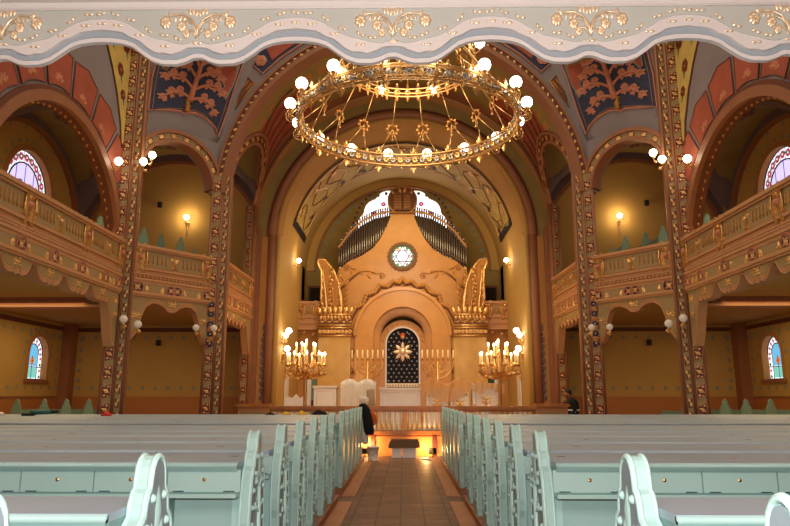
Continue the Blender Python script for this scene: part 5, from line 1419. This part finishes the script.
f = MB(); f.lathe((x,y,1.121), [(.07,0),(.08,.05),(.04,.08)], 'white_gloss', 10); tag(f.build('white_cup', origin=(x,y,1.121)), 'small white cup at the far left edge on a desk top', 'cup')
def heap(x, y, z, w_, h, m_, name, label, cat):
    f = MB()
    vs = []; fs = []; n, m2 = 14, 6
    for i in range(m2):
        u = i/m2
        for j in range(n): a = 2*pi*j/n; r = w_*(1-u)*(1+.25*sin(3*a+u*5)); vs.append((x+r*cos(a), y+r*.6*sin(a), z+h*sin(u*pi/2)*(1+.15*sin(a*2+u*7))))
    vs.append((x, y, z+h)); L_ = len(vs)-1
    for i in range(m2-1):
        for j in range(n): fs.append((i*n+j, i*n+(j+1) % n, (i+1)*n+(j+1) % n, (i+1)*n+j))
    for j in range(n): fs.append(((m2-1)*n+j, (m2-1)*n+(j+1) % n, L_))
    fs.append(tuple(range(n))); f.add(vs, fs, m_, True); tag(f.build(name, origin=(x,y,z)), label, cat)
heap(-2.35, 15.95, 1.126, .13, .09, 'yellow_cloth', 'cloth', 'crumpled yellow cloth on the last left desk top, right of the left one', 'cloth')
heap(-2.72, 15.95, 1.126, .1, .07, 'yellow_cloth', 'cloth', 'smaller crumpled yellow cloth on the last left desk top, further left', 'cloth')
heap(-1.95, 15.95, 1.126, .2, .1, 'fabric_black', 'jacket', 'folded black jacket on the last left desk top', 'clothes')
heap(-3.1, 15.95, 1.121, .12, .05, 'fabric_black', 'glove', 'dark glove on the last left desk top', 'clothes')
# clothes hung over the last left pew end
t = thing('hung_clothes', (-.85, 16.2, 1.3), 'black jacket over white cloth hanging from the last left pew end', 'clothes')
def hang(x0, y0, z0, pts, thick, m_, name):
    f = MB(); vs = []; fs = []; n = 12
    for (z, w_, cx_) in pts:
        for j in range(n): a = 2*pi*j/n; vs.append((x0+cx_+w_*cos(a)*(1+.12*sin(4*a+z*9)), y0+thick*sin(a)*(1+.2*sin(5*a)), z))
    for i in range(len(pts)-1):
        for j in range(n): fs.append((i*n+j, i*n+(j+1) % n, (i+1)*n+(j+1) % n, (i+1)*n+j))
    fs += [tuple(range(n)), tuple((len(pts)-1)*n+j for j in range(n))]; f.add(vs, fs, m_, True); return f.build(name, t)
hang(-.84, 16.1, 0, [(1.38,.04,-.08),(1.34,.11,-.08),(1.24,.13,-.03),(1.0,.13,.02),(.75,.12,.06),(.66,.1,.08)], .09, 'fabric_black', 'jacket')
hang(-.9, 16.12, 0, [(1.2,.06,-.03),(1.0,.1,-.02),(.7,.1,.0),(.5,.08,.04),(.45,.05,.06)], .07, 'fabric_white', 'white_cloth')
hang(-.72, 16.25, 0, [(1.2,.04,0),(1.1,.08,.02),(.9,.07,.02),(.86,.04,.02)], .05, 'fabric_orange', 'orange_cloth')

# ============================================================ PERSON
def skin_body(name, joints, edges, radii, m_, parent, sub_=2, root=0):
    me = bpy.data.meshes.new(name); me.from_pydata(joints, edges, []); o = bpy.data.objects.new(name, me); COL.objects.link(o)
    md = o.modifiers.new('skin', 'SKIN'); md.use_smooth_shade = True
    for i, r in enumerate(radii): d = me.skin_vertices[0].data[i]; d.radius = r if isinstance(r, tuple) else (r, r); d.use_root = (i == root)
    sd = o.modifiers.new('sub', 'SUBSURF'); sd.levels = sub_; sd.render_levels = sub_
    dg = bpy.context.evaluated_depsgraph_get(); ev = o.evaluated_get(dg); m2 = bpy.data.meshes.new_from_object(ev)
    o.modifiers.clear(); o.data = m2; m2.materials.clear(); m2.materials.append(MATS[m_])
    for p in m2.polygons: p.use_smooth = True
    o.parent = parent; return o
px_, py_ = 5.0, 20.15
t = thing('person', (px_, py_, 0), 'person in a black jacket with a pale stripe, head bowed, standing right of the platform', 'person')
# faces left (-x) and slightly to the camera; body coordinates local to root
J = [(0,0,.92),(0.02,0,1.12),(.02,0,1.3),(-.02,0,1.43),(-.05,0,1.5),(-.09,-.01,1.58),(-.1,-.01,1.68),
     (.0,-.17,1.38),(.04,-.22,1.12),(-.12,-.2,.95),(-.2,-.19,.91), (.0,.17,1.38),(.04,.22,1.12),(-.12,.2,.95),(-.2,.19,.91),
     (.0,-.1,.86),(-.02,-.11,.48),(.03,-.11,.08),(-.12,-.11,.04), (.0,.1,.86),(-.02,.11,.48),(.05,.11,.08),(-.1,.11,.04)]
E_ = [(0,1),(1,2),(2,3),(3,4),(4,5),(5,6),(3,7),(7,8),(8,9),(9,10),(3,11),(11,12),(12,13),(13,14),(0,15),(15,16),(16,17),(17,18),(0,19),(19,20),(20,21),(21,22)]
R_ = [(.13,.15),(.12,.15),(.13,.17),(.09,.11),.055,.085,.08,.065,.05,.04,.035,.065,.05,.04,.035,.085,.06,.045,.04,.085,.06,.045,.04]
body = skin_body('body', J, E_, R_, 'skin', t)
# jacket and trousers over the body
Jj = [(0.01,0,.86),(0,0,1.0),(.02,0,1.15),(.03,0,1.3),(.0,0,1.44),(-.03,0,1.53),(.0,-.17,1.37),(.04,-.225,1.12),(-.1,-.2,.97),(.0,.17,1.37),(.04,.225,1.12),(-.1,.2,.97)]
skin_body('jacket', Jj, [(0,1),(1,2),(2,3),(3,4),(4,5),(4,6),(6,7),(7,8),(4,9),(9,10),(10,11)], [(.2,.21),(.19,.21),(.18,.21),(.18,.21),(.13,.17),.08,.1,.068,.055,.085,.068,.055], 'fabric_black', t)
skin_body('trousers', [(0,0,.92),(.0,-.1,.84),(-.02,-.11,.48),(.03,-.11,.1),(.0,.1,.84),(-.02,.11,.48),(.05,.11,.1)], [(0,1),(1,2),(2,3),(0,4),(4,5),(5,6)], [(.14,.16),.1,.075,.065,.1,.075,.065], 'fabric_black', t)
f = MB(); f.lathe((px_+.015,py_,0), [(.205,1.13),(.212,1.135),(.212,1.17),(.205,1.175)], 'fabric_white', 24, cap=False); f.tube([(px_+.02,py_-.225,1.095),(px_+.02,py_-.3,1.095)], .01, 'fabric_white', 6)
o = f.build('pale_stripe', t); 
hx, hy, hz_ = px_-.12, py_-.01, 1.63
f = MB(); f.sph((hx+.035, hy, hz_+.055), .105, 'hair', 16, 10, (1.05,.85,.78)); f.sph((hx+.07, hy, hz_), .075, 'hair', 12, 8, (.9,.95,1.1)); f.build('hair', t)
f = MB(); f.sph((hx-.02, hy, hz_-.02), .095, 'skin', 18, 12, (.9,.78,1.12)); f.leaf(Fr((hx-.1,hy,hz_-.02),(-.3,0,-1),(0,1,0)), -.02, 0, 0, .06, .03, .03, 'skin')
for m_ in (-1, 1):
    f.sph((hx+.01, hy+m_*.078, hz_-.015), .024, 'skin', 8, 6, (1,.5,1.4)); f.sph((hx-.088, hy+m_*.032, hz_+.005), .012, 'black', 8, 6)
f.tube([(hx-.085,hy-.025,hz_-.07),(hx-.095,hy,hz_-.072),(hx-.085,hy+.025,hz_-.07)], .007, 'dark_red', 5)
f.build('face', t)
for m_ in (-1, 1):   # hands: palm and five fingers
    f = MB(); hx2, hy2, hz2 = px_-.2, py_+m_*.195, .91
    f.sph((hx2-.03, hy2, hz2-.01), .042, 'skin', 10, 8, (1.1,.5,.9))
    for k in range(4):
        yk = hz2+.02-.018*k; l_ = (.07,.078,.073,.056)[k]
        f.tube([(hx2-.06,hy2,yk),(hx2-.06-l_*.5,hy2,yk-.008),(hx2-.06-l_*.8,hy2-m_*.015,yk-.02),(hx2-.06-l_*.9,hy2-m_*.03,yk-.03)], .009, 'skin', 6)
    f.tube([(hx2-.01,hy2-m_*.01,hz2+.02),(hx2-.05,hy2-m_*.035,hz2+.035),(hx2-.08,hy2-m_*.04,hz2+.03)], .01, 'skin', 6)
    f.build('hand', t)

# small dark loudspeakers on the back walls
for s in (-1, 1):
    for (x, z, l_) in ((9.15, 8.65, 'upper'), (8.85, 3.45, 'lower')):
        t = thing('wall_speaker', (s*x, 24.15, z), 'small black loudspeaker on the %s back wall, %s storey' % (sgn_word(s), l_), 'speaker')
        f = MB(); f.bevbox(WORLD, s*x-.07, s*x+.07, 24.0, 24.14, z-.1, z+.1, 'black', .01); f.build('housing', t)
        f = MB(); f.box(WORLD, s*x-.02, s*x+.02, 24.12, 24.2, z-.03, z+.03, 'silver_grey'); f.build('bracket', t)
